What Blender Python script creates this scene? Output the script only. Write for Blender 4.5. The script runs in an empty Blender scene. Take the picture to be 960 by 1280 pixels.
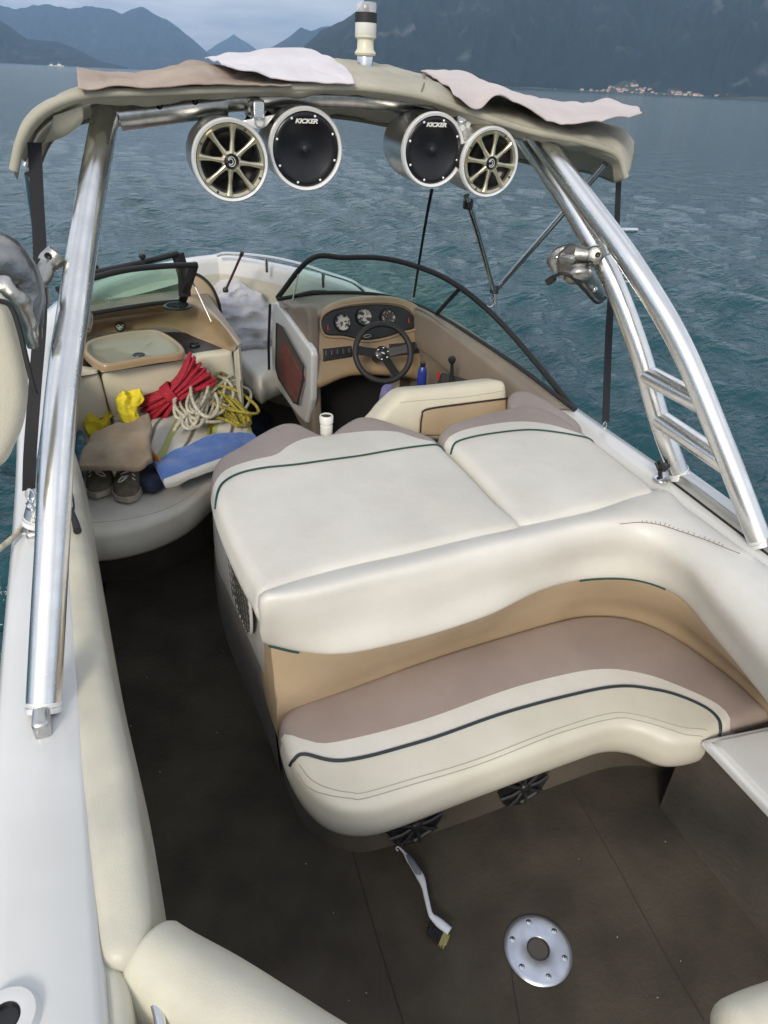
import bpy, bmesh, math, random
import numpy as np
from mathutils import Vector, Matrix, noise as mn
from mathutils.geometry import delaunay_2d_cdt
random.seed(7)
rng = np.random.default_rng(7)
S = bpy.context.scene
COL = S.collection
# ------------------------------------------------------------------ camera model (photo is 960x1280)
F = 865.0; HS = .049; CH = 2.0
_d = (640-78-HS*480)/math.hypot(1, HS); PITCH = math.atan(_d/F)
_iu = Vector((HS, 1))/math.hypot(1, HS)
UPC = Vector((_iu.x*math.cos(PITCH), _iu.y*math.cos(PITCH), math.sin(PITCH)))
_v = Vector(((80-480)/F, -(78+HS*80-640)/F, -1)); _v -= UPC*(_v.dot(UPC)); _v.normalize()
_r = _v.cross(UPC)
RM = Matrix((_r, _v, UPC))            # camera -> world (X starboard, Y forward, Z up)
CAM = Vector((0, 0, CH))
def ray(px, py): return RM @ Vector(((px-480)/F, -(py-640)/F, -1))
def Z(px, py, z):
    q = ray(px, py); return CAM + q*((z-CH)/q.z)
def Yp(px, py, y):
    q = ray(px, py); return CAM + q*(y/q.y)
def Xp(px, py, x):
    q = ray(px, py); return CAM + q*(x/q.x)
class Plane:
    def __init__(s, o, U, V):
        s.o = Vector(o); s.U = Vector(U).normalized(); V = Vector(V); s.V = (V - s.U*V.dot(s.U)).normalized(); s.W = s.U.cross(s.V)
    def hit(s, px, py):
        q = ray(px, py); return CAM + q*((s.o-CAM).dot(s.W)/q.dot(s.W))
    def uv(s, px, py):
        p = s.hit(px, py) - s.o; return (p.dot(s.U), p.dot(s.V))
    def wuv(s, p):
        p = Vector(p)-s.o; return (p.dot(s.U), p.dot(s.V))
    def pt(s, u, v, h=0): return s.o + s.U*u + s.V*v + s.W*h
def ZP(z): return Plane((0, 0, z), (1, 0, 0), (0, 1, 0))
def lin(r, g, b):
    f = lambda c: ((c/255+.055)/1.055)**2.4 if c > 10 else c/255/12.92
    return (f(r), f(g), f(b), 1)
# ------------------------------------------------------------------ materials
MATS = {}
def mat(name, col, rough=.5, metal=0, col2=None, ns=8, nr=(.35, .65), bump=0, bs=60, bump2=0, bs2=8, spec=.5, coat=0, stretch=None, rvar=0, sheen=0, coord='Object', detail=4):
    if name in MATS: return MATS[name]
    m = bpy.data.materials.new(name); m.use_nodes = True; nt = m.node_tree; N = nt.nodes; L = nt.links
    b = N['Principled BSDF']; b.inputs['Base Color'].default_value = (*col[:3], 1)
    b.inputs['Roughness'].default_value = rough; b.inputs['Metallic'].default_value = metal
    b.inputs['Specular IOR Level'].default_value = spec; b.inputs['Coat Weight'].default_value = coat
    if sheen: b.inputs['Sheen Weight'].default_value = sheen
    tc = N.new('ShaderNodeTexCoord'); src = tc.outputs[coord]
    if stretch:
        mp = N.new('ShaderNodeMapping'); mp.inputs['Scale'].default_value = stretch; L.new(src, mp.inputs[0]); src = mp.outputs[0]
    if col2 is not None:
        n = N.new('ShaderNodeTexNoise'); n.inputs['Scale'].default_value = ns; n.inputs['Detail'].default_value = detail; L.new(src, n.inputs[0])
        r = N.new('ShaderNodeMapRange'); r.inputs[1].default_value = nr[0]; r.inputs[2].default_value = nr[1]; L.new(n.outputs[0], r.inputs[0])
        mx = N.new('ShaderNodeMix'); mx.data_type = 'RGBA'; L.new(r.outputs[0], mx.inputs[0])
        mx.inputs[6].default_value = (*col[:3], 1); mx.inputs[7].default_value = (*col2[:3], 1); L.new(mx.outputs[2], b.inputs['Base Color'])
    if rvar:
        n = N.new('ShaderNodeTexNoise'); n.inputs['Scale'].default_value = 14; n.inputs['Detail'].default_value = 5; L.new(src, n.inputs[0])
        r = N.new('ShaderNodeMapRange'); r.inputs[1].default_value = .3; r.inputs[2].default_value = .7; r.inputs[3].default_value = max(.02, rough-rvar); r.inputs[4].default_value = rough+rvar
        L.new(n.outputs[0], r.inputs[0]); L.new(r.outputs[0], b.inputs['Roughness'])
    last = None
    for s_, sc, dist in ((bump2, bs2, .01), (bump, bs, .002)):
        if s_:
            n = N.new('ShaderNodeTexNoise'); n.inputs['Scale'].default_value = sc; n.inputs['Detail'].default_value = 6 if dist > .005 else 3; L.new(src, n.inputs[0])
            bp = N.new('ShaderNodeBump'); bp.inputs['Strength'].default_value = s_; bp.inputs['Distance'].default_value = dist; L.new(n.outputs[0], bp.inputs['Height'])
            if last: L.new(last, bp.inputs['Normal'])
            last = bp.outputs[0]
    if last: L.new(last, b.inputs['Normal'])
    MATS[name] = m; return m
white_v = mat('white_vinyl', (.68, .66, .605), .42, col2=(.60, .58, .525), ns=3.5, bump=.35, bs=300, bump2=.4, bs2=7, rvar=.06)
cream_v = mat('cream_vinyl', (.66, .62, .50), .42, col2=(.58, .54, .42), ns=4, bump=.35, bs=300, bump2=.45, bs2=6, rvar=.06)
side_v = mat('aged_cream_vinyl', (.60, .575, .46), .4, col2=(.46, .44, .37), ns=4.5, bump=.35, bs=300, bump2=.5, bs2=5, rvar=.06)
taupe_v = mat('taupe_vinyl', (.345, .282, .255), .45, col2=(.29, .235, .212), ns=4, bump=.3, bs=350, bump2=.2, bs2=6, rvar=.05)
tan_v = mat('tan_vinyl', (.46, .355, .235), .42, col2=(.40, .305, .20), ns=4, bump=.3, bs=350, bump2=.3, bs2=6, rvar=.05)
gel = mat('white_gelcoat', (.66, .665, .66), .22, col2=(.58, .585, .57), ns=2.5, bump2=.05, bs2=3, coat=.4, rvar=.05)
tan_gel = mat('tan_gelcoat', (.38, .27, .155), .3, col2=(.33, .235, .14), ns=5, bump=.05, coat=.2)
grey_tan = mat('grey_tan_moulding', (.24, .195, .15), .5, col2=(.20, .165, .13), ns=5, bump=.3, bs=300)
carpet = mat('brown_carpet', (.082, .070, .053), .95, col2=(.049, .041, .032), ns=5, detail=14, bump=1.0, bs=420, bump2=.4, bs2=60, spec=.1, sheen=.15)
carpet_l = mat('lighter_carpet', (.105, .086, .063), .95, col2=(.075, .061, .045), ns=9, bump=1.0, bs=420, spec=.1, sheen=.15)
alu = mat('polished_aluminium', (.86, .855, .83), .25, 1, col2=(.76, .755, .73), ns=14, bump2=.015, bs2=30, rvar=.07)
brushed = mat('brushed_aluminium', (.66, .65, .62), .3, 1, col2=(.52, .52, .5), ns=40, stretch=(1, .06, 1), bump=.05, bs=80)
cast = mat('cast_aluminium', (.55, .54, .5), .38, 1, col2=(.38, .37, .34), ns=18, bump=.5, bs=60, bump2=.5, bs2=22)
steel = mat('stainless_steel', (.72, .73, .74), .14, 1, rvar=.04)
plate_m = mat('anodised_plate', (.62, .66, .74), .38, .85, col2=(.5, .54, .62), ns=25, bump=.1, bs=200, rvar=.08)
blackp = mat('black_plastic', (.012, .012, .013), .38, col2=(.02, .02, .02), ns=20, bump=.1)
blackr = mat('black_rubber', (.016, .016, .018), .6, bump=.2)
webbing = mat('black_webbing', (.010, .011, .015), .7, bump=.8, bs=500)
gold = mat('champagne_grille', (.56, .52, .38), .3, .85, col2=(.48, .45, .33), ns=30)
ringm = mat('silver_ring', (.80, .80, .79), .3, .35)
coneb = mat('black_cone', (.008, .008, .010), .28, spec=.4)
greenp = mat('dark_green_piping', (.012, .055, .05), .4)
navyp = mat('navy_piping', (.012, .022, .03), .4)
stitch = mat('grey_stitching', (.38, .35, .28), .8)
canvas = mat('khaki_canvas', (.44, .42, .34), .85, col2=(.35, .335, .27), ns=6, bump=.6, bs=500, bump2=.4, bs2=12)
canvas_d = mat('canvas_lining', (.22, .21, .17), .9, col2=(.17, .165, .13), ns=7, bump=.4, bs=500)
towel_w = mat('lilac_white_cloth', (.66, .63, .66), .9, col2=(.58, .55, .58), ns=6, bump=.8, bs=300, bump2=.5, bs2=10, sheen=.2)
towel_p = mat('pinkish_cloth', (.56, .49, .48), .9, col2=(.48, .42, .41), ns=6, bump=.8, bs=300, bump2=.5, bs2=10, sheen=.2)
towel_b = mat('beige_brown_cloth', (.42, .34, .28), .9, col2=(.33, .26, .215), ns=5, bump=.8, bs=300, bump2=.5, bs2=10)
kraft = mat('brown_suede', (.27, .205, .135), .9, col2=(.19, .14, .09), ns=7, bump=.4, bs=150, bump2=.3, bs2=20, sheen=.2)
greycov = mat('grey_cover_cloth', (.52, .52, .54), .9, col2=(.42, .42, .45), ns=14, nr=(.40, .65), bump=.8, bs=250, bump2=1, bs2=14, detail=8)
yellowc = mat('yellow_cloth', (.75, .62, .03), .8, col2=(.6, .48, .02), ns=9, bump2=.6, bs2=25)
redrope = mat('crimson_rope', (.40, .010, .03), .7, col2=(.26, .006, .02), ns=60, bump=.8, bs=260)
whiterope = mat('off_white_rope', (.58, .54, .43), .8, col2=(.36, .33, .25), ns=70, bump=.8, bs=260)
yellowrope = mat('yellow_rope', (.55, .42, .03), .7, col2=(.12, .13, .03), ns=120, bump=.8, bs=260)
blue_t = mat('blue_towelling', (.035, .13, .42), .95, col2=(.025, .095, .33), ns=20, bump=1, bs=300, bump2=.4, bs2=15, sheen=.3)
white_t = mat('white_towelling', (.62, .61, .57), .95, col2=(.53, .52, .48), ns=10, bump=1, bs=300, bump2=.5, bs2=15, sheen=.2)
shoe_m = mat('olive_suede', (.13, .11, .075), .85, col2=(.08, .07, .05), ns=25, bump=.6, bs=200)
sole_m = mat('shoe_sole', (.35, .31, .26), .7)
navy_c = mat('navy_cloth', (.012, .016, .04), .85, col2=(.02, .03, .07), ns=20, bump2=.5, bs2=25)
orange_c = mat('orange_cloth', (.55, .2, .03), .8)
cyan_c = mat('light_blue_bag', (.06, .18, .25), .6, col2=(.25, .33, .36), ns=22, nr=(.55, .65))
redthing = mat('red_bag', (.48, .05, .035), .75, col2=(.25, .03, .02), ns=22, bump2=.5, bs2=30)
netm = mat('dark_netting', (.03, .03, .028), .8)
rednet = mat('grey_netting', (.10, .085, .075), .8)
plast_w = mat('white_plastic', (.68, .68, .63), .35)
cream_p = mat('cream_plastic', (.62, .60, .47), .35)
brush_w = mat('brush_handle_plastic', (.62, .65, .70), .3)
brush_g = mat('grey_rubber_grip', (.18, .20, .23), .6, bump=.6, bs=300)
brist_d = mat('dark_bristles', (.015, .014, .02), .8)
brist_l = mat('yellow_bristles', (.36, .33, .14), .8)
sinkm = mat('sink_basin_plastic', (.30, .26, .19), .3, col2=(.27, .24, .175), ns=5, coat=.3)
house_w = mat('house_render', (.62, .58, .52), .9, col2=(.45, .4, .35), ns=.02, coord='Object')
house_r = mat('house_tiles', (.30, .13, .09), .9)
gaugem = mat('gauge_face', (.52, .50, .44), .3, col2=(.04, .04, .04), ns=55, nr=(.50, .56), detail=2)
gauged = mat('dark_gauge_face', (.03, .03, .03), .3, col2=(.5, .48, .42), ns=70, nr=(.56, .62), detail=2)
redlamp = mat('red_marking', (.45, .03, .02), .5)
bluebot = mat('blue_bottle', (.02, .04, .25), .3)
purple = mat('lavender_cloth', (.16, .15, .30), .8, col2=(.10, .09, .22), ns=20)
cordm = mat('black_cord', (.015, .015, .015), .6)

def glass_mat():
    m = bpy.data.materials.new('green_tinted_glass'); m.use_nodes = True; nt = m.node_tree; N = nt.nodes; L = nt.links
    N.remove(N['Principled BSDF']); out = N['Material Output']
    t = N.new('ShaderNodeBsdfTransparent'); t.inputs[0].default_value = (.72, .88, .79, 1)
    g = N.new('ShaderNodeBsdfGlossy'); g.inputs[1].default_value = .03
    lw = N.new('ShaderNodeLayerWeight'); lw.inputs[0].default_value = .5; pw = N.new('ShaderNodeMath'); pw.operation = 'POWER'; pw.inputs[1].default_value = 4.5; L.new(lw.outputs['Facing'], pw.inputs[0])
    fr = N.new('ShaderNodeMapRange'); fr.inputs[3].default_value = .035; fr.inputs[4].default_value = 1; L.new(pw.outputs[0], fr.inputs[0])
    mx = N.new('ShaderNodeMixShader'); L.new(fr.outputs[0], mx.inputs[0]); L.new(t.outputs[0], mx.inputs[1]); L.new(g.outputs[0], mx.inputs[2]); L.new(mx.outputs[0], out.inputs[0])
    return m
glass = glass_mat()
def stripe_mat():
    m = mat('striped_towelling', (.62, .60, .55), .95, bump=1, bs=300, bump2=.5, bs2=15)
    nt = m.node_tree; N = nt.nodes; L = nt.links; b = N['Principled BSDF']
    tc = N.new('ShaderNodeTexCoord'); mp = N.new('ShaderNodeMapping'); mp.inputs['Rotation'].default_value = (0, 0, .35); L.new(tc.outputs['Object'], mp.inputs[0])
    w = N.new('ShaderNodeTexWave'); w.inputs['Scale'].default_value = 1.7; w.inputs['Distortion'].default_value = .15; L.new(mp.outputs[0], w.inputs[0])
    r = N.new('ShaderNodeValToRGB'); e = r.color_ramp.elements
    e[0].position = 0; e[0].color = (.11, .10, .08, 1); e[1].position = .05; e[1].color = (.62, .60, .55, 1)
    for p, c in ((.90, (.62, .60, .55, 1)), (.93, (.40, .44, .15, 1)), (1, (.45, .48, .2, 1))):
        q = e.new(p); q.color = c
    L.new(w.outputs[0], r.inputs[0]); L.new(r.outputs[0], b.inputs['Base Color'])
    return m
striped = stripe_mat()

# ------------------------------------------------------------------ object helpers
def tag(o, label=None, cat=None, group=None, kind=None):
    if label: o['label'] = label
    if cat: o['category'] = cat
    if group: o['group'] = group
    if kind: o['kind'] = kind
    return o
def thing(name, label, cat, loc, group=None):
    o = bpy.data.objects.new(name, None); COL.objects.link(o); o.location = loc; o.empty_display_size = .05
    o['W'] = list(loc)
    return tag(o, label, cat, group)
class MB:
    def __init__(s): s.v = []; s.f = []; s.m = []
    def add(s, v, f, mi=0):
        k = len(s.v); s.v += [Vector(p) for p in v]; s.f += [tuple(i+k for i in q) for q in f]
        s.m += ([mi]*len(f) if isinstance(mi, int) else list(mi)); return s
ORG = {}
def org(o): return ORG.get(o.name, Vector((0, 0, 0))) if o else Vector((0, 0, 0))
def obj(name, mb, mats, parent=None, smooth=True, origin=None, bevel=0, label=None, solid=0, angle=None):
    if not isinstance(mats, (list, tuple)): mats = [mats]
    po = Vector((0, 0, 0))
    if parent is not None: po = WORG[parent.name]
    if origin is None:
        if parent is None:
            xs = mb.v; origin = Vector((sum(p.x for p in xs)/len(xs), sum(p.y for p in xs)/len(xs), min(p.z for p in xs)))
        else: origin = po
    origin = Vector(origin)
    me = bpy.data.meshes.new(name); me.from_pydata([p-origin for p in mb.v], [], mb.f); me.validate(); me.update()
    for m in mats: me.materials.append(m)
    if len(me.polygons) == len(mb.m):
        me.polygons.foreach_set('material_index', mb.m)
    bm = bmesh.new(); bm.from_mesh(me); bmesh.ops.remove_doubles(bm, verts=bm.verts, dist=1e-5); bmesh.ops.recalc_face_normals(bm, faces=bm.faces); bm.to_mesh(me); bm.free()
    me.polygons.foreach_set('use_smooth', [smooth]*len(me.polygons))
    if smooth:
        try: me.set_sharp_from_angle(angle=math.radians(angle or 50))
        except Exception: pass
    o = bpy.data.objects.new(name, me); COL.objects.link(o); o.location = origin - po
    if parent is not None: o.parent = parent
    WORG[o.name] = origin
    if bevel:
        b = o.modifiers.new('bevel', 'BEVEL'); b.width = bevel; b.segments = 2; b.limit_method = 'ANGLE'
    if solid:
        b = o.modifiers.new('solid', 'SOLIDIFY'); b.thickness = solid; b.offset = 0
    if label: o['label'] = label
    return o
WORG = {}
_thing = thing
def thing(name, label, cat, loc, group=None):
    o = bpy.data.objects.new(name, None); COL.objects.link(o); o.location = loc; o.empty_display_size = .05
    WORG[o.name] = Vector(loc); return tag(o, label, cat, group)

def cr(pts, n=8, closed=False):
    """Catmull-Rom through points (tuples/Vectors), n subdivisions per span."""
    P = [Vector(p) for p in pts]; out = []; k = len(P)
    rngi = range(k if closed else k-1)
    for i in rngi:
        if closed: a, b, c, d = P[(i-1) % k], P[i], P[(i+1) % k], P[(i+2) % k]
        else: a = P[i-1] if i else P[0]*2-P[1]; b, c = P[i], P[i+1]; d = P[i+2] if i+2 < k else P[-1]*2-P[-2]
        for j in range(n):
            t = j/n; out.append(.5*((2*b)+(c-a)*t+(2*a-5*b+4*c-d)*t*t+(3*b-3*c+d-a)*t**3))
    if not closed: out.append(P[-1].copy())
    return out
def resamp(P, n):
    P = [Vector(p) for p in P]; L = [0]
    for i in range(1, len(P)): L.append(L[-1]+(P[i]-P[i-1]).length)
    out = []; j = 0
    for k in range(n):
        t = L[-1]*k/(n-1)
        while j < len(P)-2 and L[j+1] < t: j += 1
        s = (t-L[j])/max(L[j+1]-L[j], 1e-9); out.append(P[j].lerp(P[j+1], min(1, s)))
    return out
def tube(pts, r, n=12, closed=False, caps=True, sx=1, sy=1, up=None, mb=None, mi=0):
    P = [Vector(p) for p in pts]; k = len(P); rr = r if isinstance(r, (list, tuple)) else [r]*k
    T = []
    for i in range(k):
        a = P[(i-1) % k] if (closed or i) else P[0]; b = P[(i+1) % k] if (closed or i < k-1) else P[-1]
        t = (b-a); T.append(t.normalized() if t.length > 1e-9 else Vector((0, 0, 1)))
    u = Vector(up) if up else (Vector((0, 0, 1)) if abs(T[0].z) < .9 else Vector((1, 0, 0)))
    v = []; f = []
    nrm = (u - T[0]*u.dot(T[0])).normalized()
    for i in range(k):
        if up: nrm = (Vector(up)-T[i]*Vector(up).dot(T[i])).normalized()
        else:
            nrm = nrm - T[i]*nrm.dot(T[i]); nrm.normalize()
        bn = T[i].cross(nrm)
        for j in range(n):
            a = 2*math.pi*j/n; v.append(P[i]+nrm*(math.cos(a)*rr[i]*sx)+bn*(math.sin(a)*rr[i]*sy))
    for i in range(k if closed else k-1):
        for j in range(n):
            a = i*n+j; b = i*n+(j+1) % n; c = ((i+1) % k)*n+(j+1) % n; d = ((i+1) % k)*n+j; f.append((a, b, c, d))
    if caps and not closed: f.append(tuple(range(n))[::-1]); f.append(tuple((k-1)*n+j for j in range(n)))
    mb = mb or MB(); mb.add(v, f, mi); return mb
def lathe(prof, c, axis, n=48, mb=None, mi=0, caps=False):
    """prof: (r, h) along axis"""
    A = Vector(axis).normalized(); u = A.orthogonal().normalized(); w = A.cross(u); c = Vector(c)
    v = []; f = []
    for r, h in prof:
        for j in range(n):
            a = 2*math.pi*j/n; v.append(c+A*h+(u*math.cos(a)+w*math.sin(a))*max(r, 1e-4))
    for i in range(len(prof)-1):
        for j in range(n): f.append((i*n+j, i*n+(j+1) % n, (i+1)*n+(j+1) % n, (i+1)*n+j))
    if caps: f.append(tuple(range(n))[::-1]); f.append(tuple((len(prof)-1)*n+j for j in range(n)))
    mb = mb or MB(); mb.add(v, f, mi); return mb
def box(c, s, mb=None, rot=None, mi=0):
    mb = mb or MB(); c = Vector(c); v = []
    for x in (-.5, .5):
        for y in (-.5, .5):
            for z in (-.5, .5):
                p = Vector((x*s[0], y*s[1], z*s[2])); 
                if rot is not None: p = rot @ p
                v.append(c+p)
    mb.add(v, [(0, 1, 3, 2), (4, 6, 7, 5), (0, 4, 5, 1), (2, 3, 7, 6), (0, 2, 6, 4), (1, 5, 7, 3)], mi); return mb
def frame_rot(U, V, W): return Matrix((U, V, W)).transposed()
def patch(rows, n=40, sub=6, mb=None, mi=0, smooth_rows=True, noise=0, rowmats=None, closed=False):
    """rows of 3D polylines -> smooth grid"""
    R = [resamp(cr(r, 10), n) for r in rows]
    cols = []
    for j in range(n):
        c = [R[i][j] for i in range(len(R))]
        cols.append(cr(c, sub, closed=closed) if smooth_rows else [c[i].lerp(c[i+1], k/sub) for i in range(len(c)-1) for k in range(sub)]+[c[-1]])
    m = len(cols[0]); v = []
    for i in range(m):
        for j in range(n):
            p = cols[j][i]
            if noise: p = p + Vector((0, 0, noise*mn.noise(p*5)))
            v.append(p)
    f = []; ms = []
    for i in range(m if closed else m-1):
        for j in range(n-1):
            i2 = (i+1) % m
            f.append((i*n+j, i*n+j+1, i2*n+j+1, i2*n+j)); ms.append(rowmats[min(i//sub, len(rowmats)-1)] if rowmats else mi)
    mb = mb or MB(); mb.add(v, f, ms); return mb
def poly_d(pts, ring):
    A = np.array(ring); B = np.roll(A, -1, 0); P = np.asarray(pts)[:, None, :]
    AB = B-A; t = np.clip(((P-A)*AB).sum(-1)/np.maximum((AB**2).sum(-1), 1e-12), 0, 1)
    return np.sqrt(((P-(A+t[..., None]*AB))**2).sum(-1)).min(1)
def inside(pts, ring):
    A = np.array(ring); B = np.roll(A, -1, 0); P = np.asarray(pts); x = P[:, 0][:, None]; y = P[:, 1][:, None]
    c = ((A[:, 1] > y) != (B[:, 1] > y)) & (x < (B[:, 0]-A[:, 0])*(y-A[:, 1])/(B[:, 1]-A[:, 1]+1e-15)+A[:, 0])
    return c.sum(1) % 2 == 1
def cushion(name, plane, outline, mats, parent=None, r=.04, thick=.12, puff=.01, regions=(), smooth=True, n=5, step=.05, pipes=(), wr=.004, label=None, rb=None, px=True, bulge=0, hfun=None, origin=None, skirt_mat=None, wfreq=5.):
    """Rounded slab: outline on a plane, quarter-round edge, optional coloured regions [(polyline, [far pts], mat)] and piping [(polyline, mat, r)]."""
    cv = (lambda q: plane.uv(*q)) if px else (lambda q: tuple(q))
    O = [cv(q) for q in outline]
    if smooth: O = [(p.x, p.y) for p in cr([(a, b, 0) for a, b in O], n, closed=True)]
    O = [(p.x, p.y) for p in resamp([Vector((a, b, 0)) for a, b in O+[O[0]]], max(24, int(sum(math.dist(O[i], O[i-1]) for i in range(len(O)))/(step*.4))))][:-1]
    area = sum(O[i-1][0]*O[i][1]-O[i][0]*O[i-1][1] for i in range(len(O)))
    if area < 0: O = O[::-1]
    k = len(O); OA = np.array(O)
    tg = np.roll(OA, -1, 0)-np.roll(OA, 1, 0); tg /= np.maximum(np.linalg.norm(tg, axis=1), 1e-9)[:, None]; nin = np.stack([-tg[:, 1], tg[:, 0]], 1)
    pts = list(map(tuple, O)); edges = []
    regs = []
    for pl, far, mi in regions:
        q = [cv(a) for a in pl]; q = [(p.x, p.y) for p in cr([(a, b, 0) for a, b in q], 8)]
        q = [(p.x, p.y) for p in resamp([Vector((a, b, 0)) for a, b in q], max(8, int(sum(math.dist(q[i], q[i-1]) for i in range(1, len(q)))/(step*.5))))]
        regs.append((q+[cv(a) for a in far], mi))
        ins = inside(q, O); i0 = len(pts); pts += q
        for i in range(len(q)-1):
            if ins[i] or ins[i+1]: edges.append((i0+i, i0+i+1))
    cand = []
    for fr in (.06, .2, .42, .7, 1.0):
        off = OA+nin*r*fr; ok = inside(off, O) & (poly_d(off, O) > r*fr*.93)
        cand += [tuple(p) for p, g in zip(off, ok) if g]
    mnx, mny = OA.min(0); mxx, mxy = OA.max(0)
    gx = np.arange(mnx, mxx, step); gy = np.arange(mny, mxy, step); G = np.array([(x+(step*.5 if j % 2 else 0), y) for j, y in enumerate(gy) for x in gx])
    if len(G):
        ok = inside(G, O); G = G[ok]
        if len(G): G = G[poly_d(G, O) > r*1.15]; cand += [tuple(p) for p in G]
    if regs and cand:
        C = np.array(cand)
        for q, _ in regs:
            qq = np.array(q[:]);  d = poly_d(C, qq) ; C = C[d > step*.12]
        cand = [tuple(p) for p in C]
    pts += cand
    V2, E2, F2, *_r = delaunay_2d_cdt([Vector(p) for p in pts], edges, [list(range(k))], 1, 1e-5)
    A = np.array([(p.x, p.y) for p in V2])
    def hh(A):
        d = poly_d(A, O); dd = np.minimum(d, r)
        h = -r+np.sqrt(np.maximum(r*r-(r-dd)**2, 0)) + puff*(1-np.exp(-d/.12))
        h += np.array([wr*mn.noise(Vector((a*wfreq, b*wfreq, len(name)))) for a, b in A])*np.clip(d/.03, 0, 1)
        if hfun: h += np.array([hfun(a, b) for a, b in A])
        return h
    H = hh(A)
    mb = MB(); V = [plane.pt(a, b, h) for (a, b), h in zip(A, H)]
    fm = []
    cen = np.array([A[list(f)].mean(0) for f in F2])
    def mats_of(c):
        m_ = np.zeros(len(c), int)
        for q, mi in regs: m_[inside(c, q)] = mi
        return m_
    mb.add(V, [tuple(f) for f in F2], [int(x) for x in mats_of(cen)])
    rb = r*.6 if rb is None else rb
    hb = hh(OA) if hfun else np.full(k, -r)
    prof = [(0, None), (bulge*.7, -r-(thick-r-rb)*.25), (bulge, -r-(thick-r-rb)*.5), (bulge*.7, -r-(thick-r-rb)*.75), (0, -(thick-rb)), (-rb*.3, -(thick-rb*.3)), (-rb, -thick), (-rb-.02, -thick)]
    ring = []
    for off, h in prof: 
        ring.append([plane.pt(O[i][0]-nin[i][0]*off, O[i][1]-nin[i][1]*off, (hb[i] if h is None else h+(hb[i]+r))) for i in range(k)])
    sv = [p for q in ring for p in q]; sf = []; sm = []
    mo = mats_of(OA+nin*.004)
    for i in range(len(ring)-1):
        for j in range(k):
            sf.append((i*k+j, i*k+(j+1) % k, (i+1)*k+(j+1) % k, (i+1)*k+j)); sm.append(int(mo[j]) if skirt_mat is None else skirt_mat)
    sf.append(tuple((len(ring)-1)*k+j for j in range(k))); sm.append(int(mo[0]) if skirt_mat is None else skirt_mat)
    mb.add(sv, sf, sm)
    o = obj(name, mb, mats, parent, label=label, origin=origin, angle=60)
    for nm, pl, m_, pr in pipes:
        q = [cv(a) for a in pl]; q = [(p.x, p.y) for p in cr([(a, b, 0) for a, b in q], 10)]
        ins = inside(q, O); q = [a for a, g in zip(q, ins) if g]
        if len(q) < 3: continue
        h = hh(np.array(q)); obj(nm, tube([plane.pt(a, b, x+pr*.35) for (a, b), x in zip(q, h)], pr, 6), m_, o)
    return o

# ================================================================== SETTING
def world():
    w = bpy.data.worlds.new("World"); S.world = w; w.use_nodes = True; N = w.node_tree.nodes; L = w.node_tree.links
    bg = N['Background']; sky = N.new('ShaderNodeTexSky'); sky.sky_type = 'NISHITA'; sky.sun_disc = False
    sky.sun_elevation = SUN_EL; sky.sun_rotation = SUN_ROT; sky.air_density = 1.0; sky.dust_density = 2.0; sky.ozone_density = 1.5
    # broken grey-white cloud deck in the sky
    tc = N.new('ShaderNodeTexCoord'); sp = N.new('ShaderNodeSeparateXYZ'); L.new(tc.outputs['Generated'], sp.inputs[0])
    mx_ = N.new('ShaderNodeMath'); mx_.operation = 'MAXIMUM'; mx_.inputs[1].default_value = 0; L.new(sp.outputs[2], mx_.inputs[0])
    ad = N.new('ShaderNodeMath'); ad.operation = 'ADD'; ad.inputs[1].default_value = .09; L.new(mx_.outputs[0], ad.inputs[0])
    dv = N.new('ShaderNodeVectorMath'); dv.operation = 'DIVIDE'; cb = N.new('ShaderNodeCombineXYZ')
    for i in range(3): L.new(ad.outputs[0], cb.inputs[i])
    L.new(tc.outputs['Generated'], dv.inputs[0]); L.new(cb.outputs[0], dv.inputs[1])
    n = N.new('ShaderNodeTexNoise'); n.inputs['Scale'].default_value = .75; n.inputs['Detail'].default_value = 9; n.inputs['Roughness'].default_value = .58; n.inputs['Distortion'].default_value = .4
    L.new(dv.outputs[0], n.inputs[0])
    r = N.new('ShaderNodeMapRange'); r.inputs[1].default_value = .34; r.inputs[2].default_value = .62; r.inputs[3].default_value = .45; r.inputs[4].default_value = 1; L.new(n.outputs[0], r.inputs[0])
    n2 = N.new('ShaderNodeTexNoise'); n2.inputs['Scale'].default_value = 1.6; n2.inputs['Detail'].default_value = 6; L.new(dv.outputs[0], n2.inputs[0])
    cc = N.new('ShaderNodeValToRGB'); cc.color_ramp.elements[0].position = .3; cc.color_ramp.elements[0].color = (4.1, 4.3, 4.8, 1); cc.color_ramp.elements[1].position = .75; cc.color_ramp.elements[1].color = (8.4, 8.3, 8.3, 1)
    L.new(n2.outputs[0], cc.inputs[0])
    mx = N.new('ShaderNodeMix'); mx.data_type = 'RGBA'; L.new(r.outputs[0], mx.inputs[0]); L.new(sky.outputs[0], mx.inputs[6]); L.new(cc.outputs[0], mx.inputs[7])
    L.new(mx.outputs[2], bg.inputs[0]); bg.inputs[1].default_value = .1
SUN_AZ = math.radians(215)   # compass-like angle measured from +Y clockwise: sun behind the camera, a little to port
SUN_EL = math.radians(30); SUN_ROT = SUN_AZ
world()
sl = bpy.data.lights.new('sun', 'SUN'); sl.energy = 1.5; sl.angle = math.radians(16); sl.color = (1, .91, .76)
so = bpy.data.objects.new('sun', sl); COL.objects.link(so)
sd = Vector((math.sin(SUN_AZ)*math.cos(SUN_EL), math.cos(SUN_AZ)*math.cos(SUN_EL), math.sin(SUN_EL)))
so.rotation_euler = sd.to_track_quat('Z', 'Y').to_euler()

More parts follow.
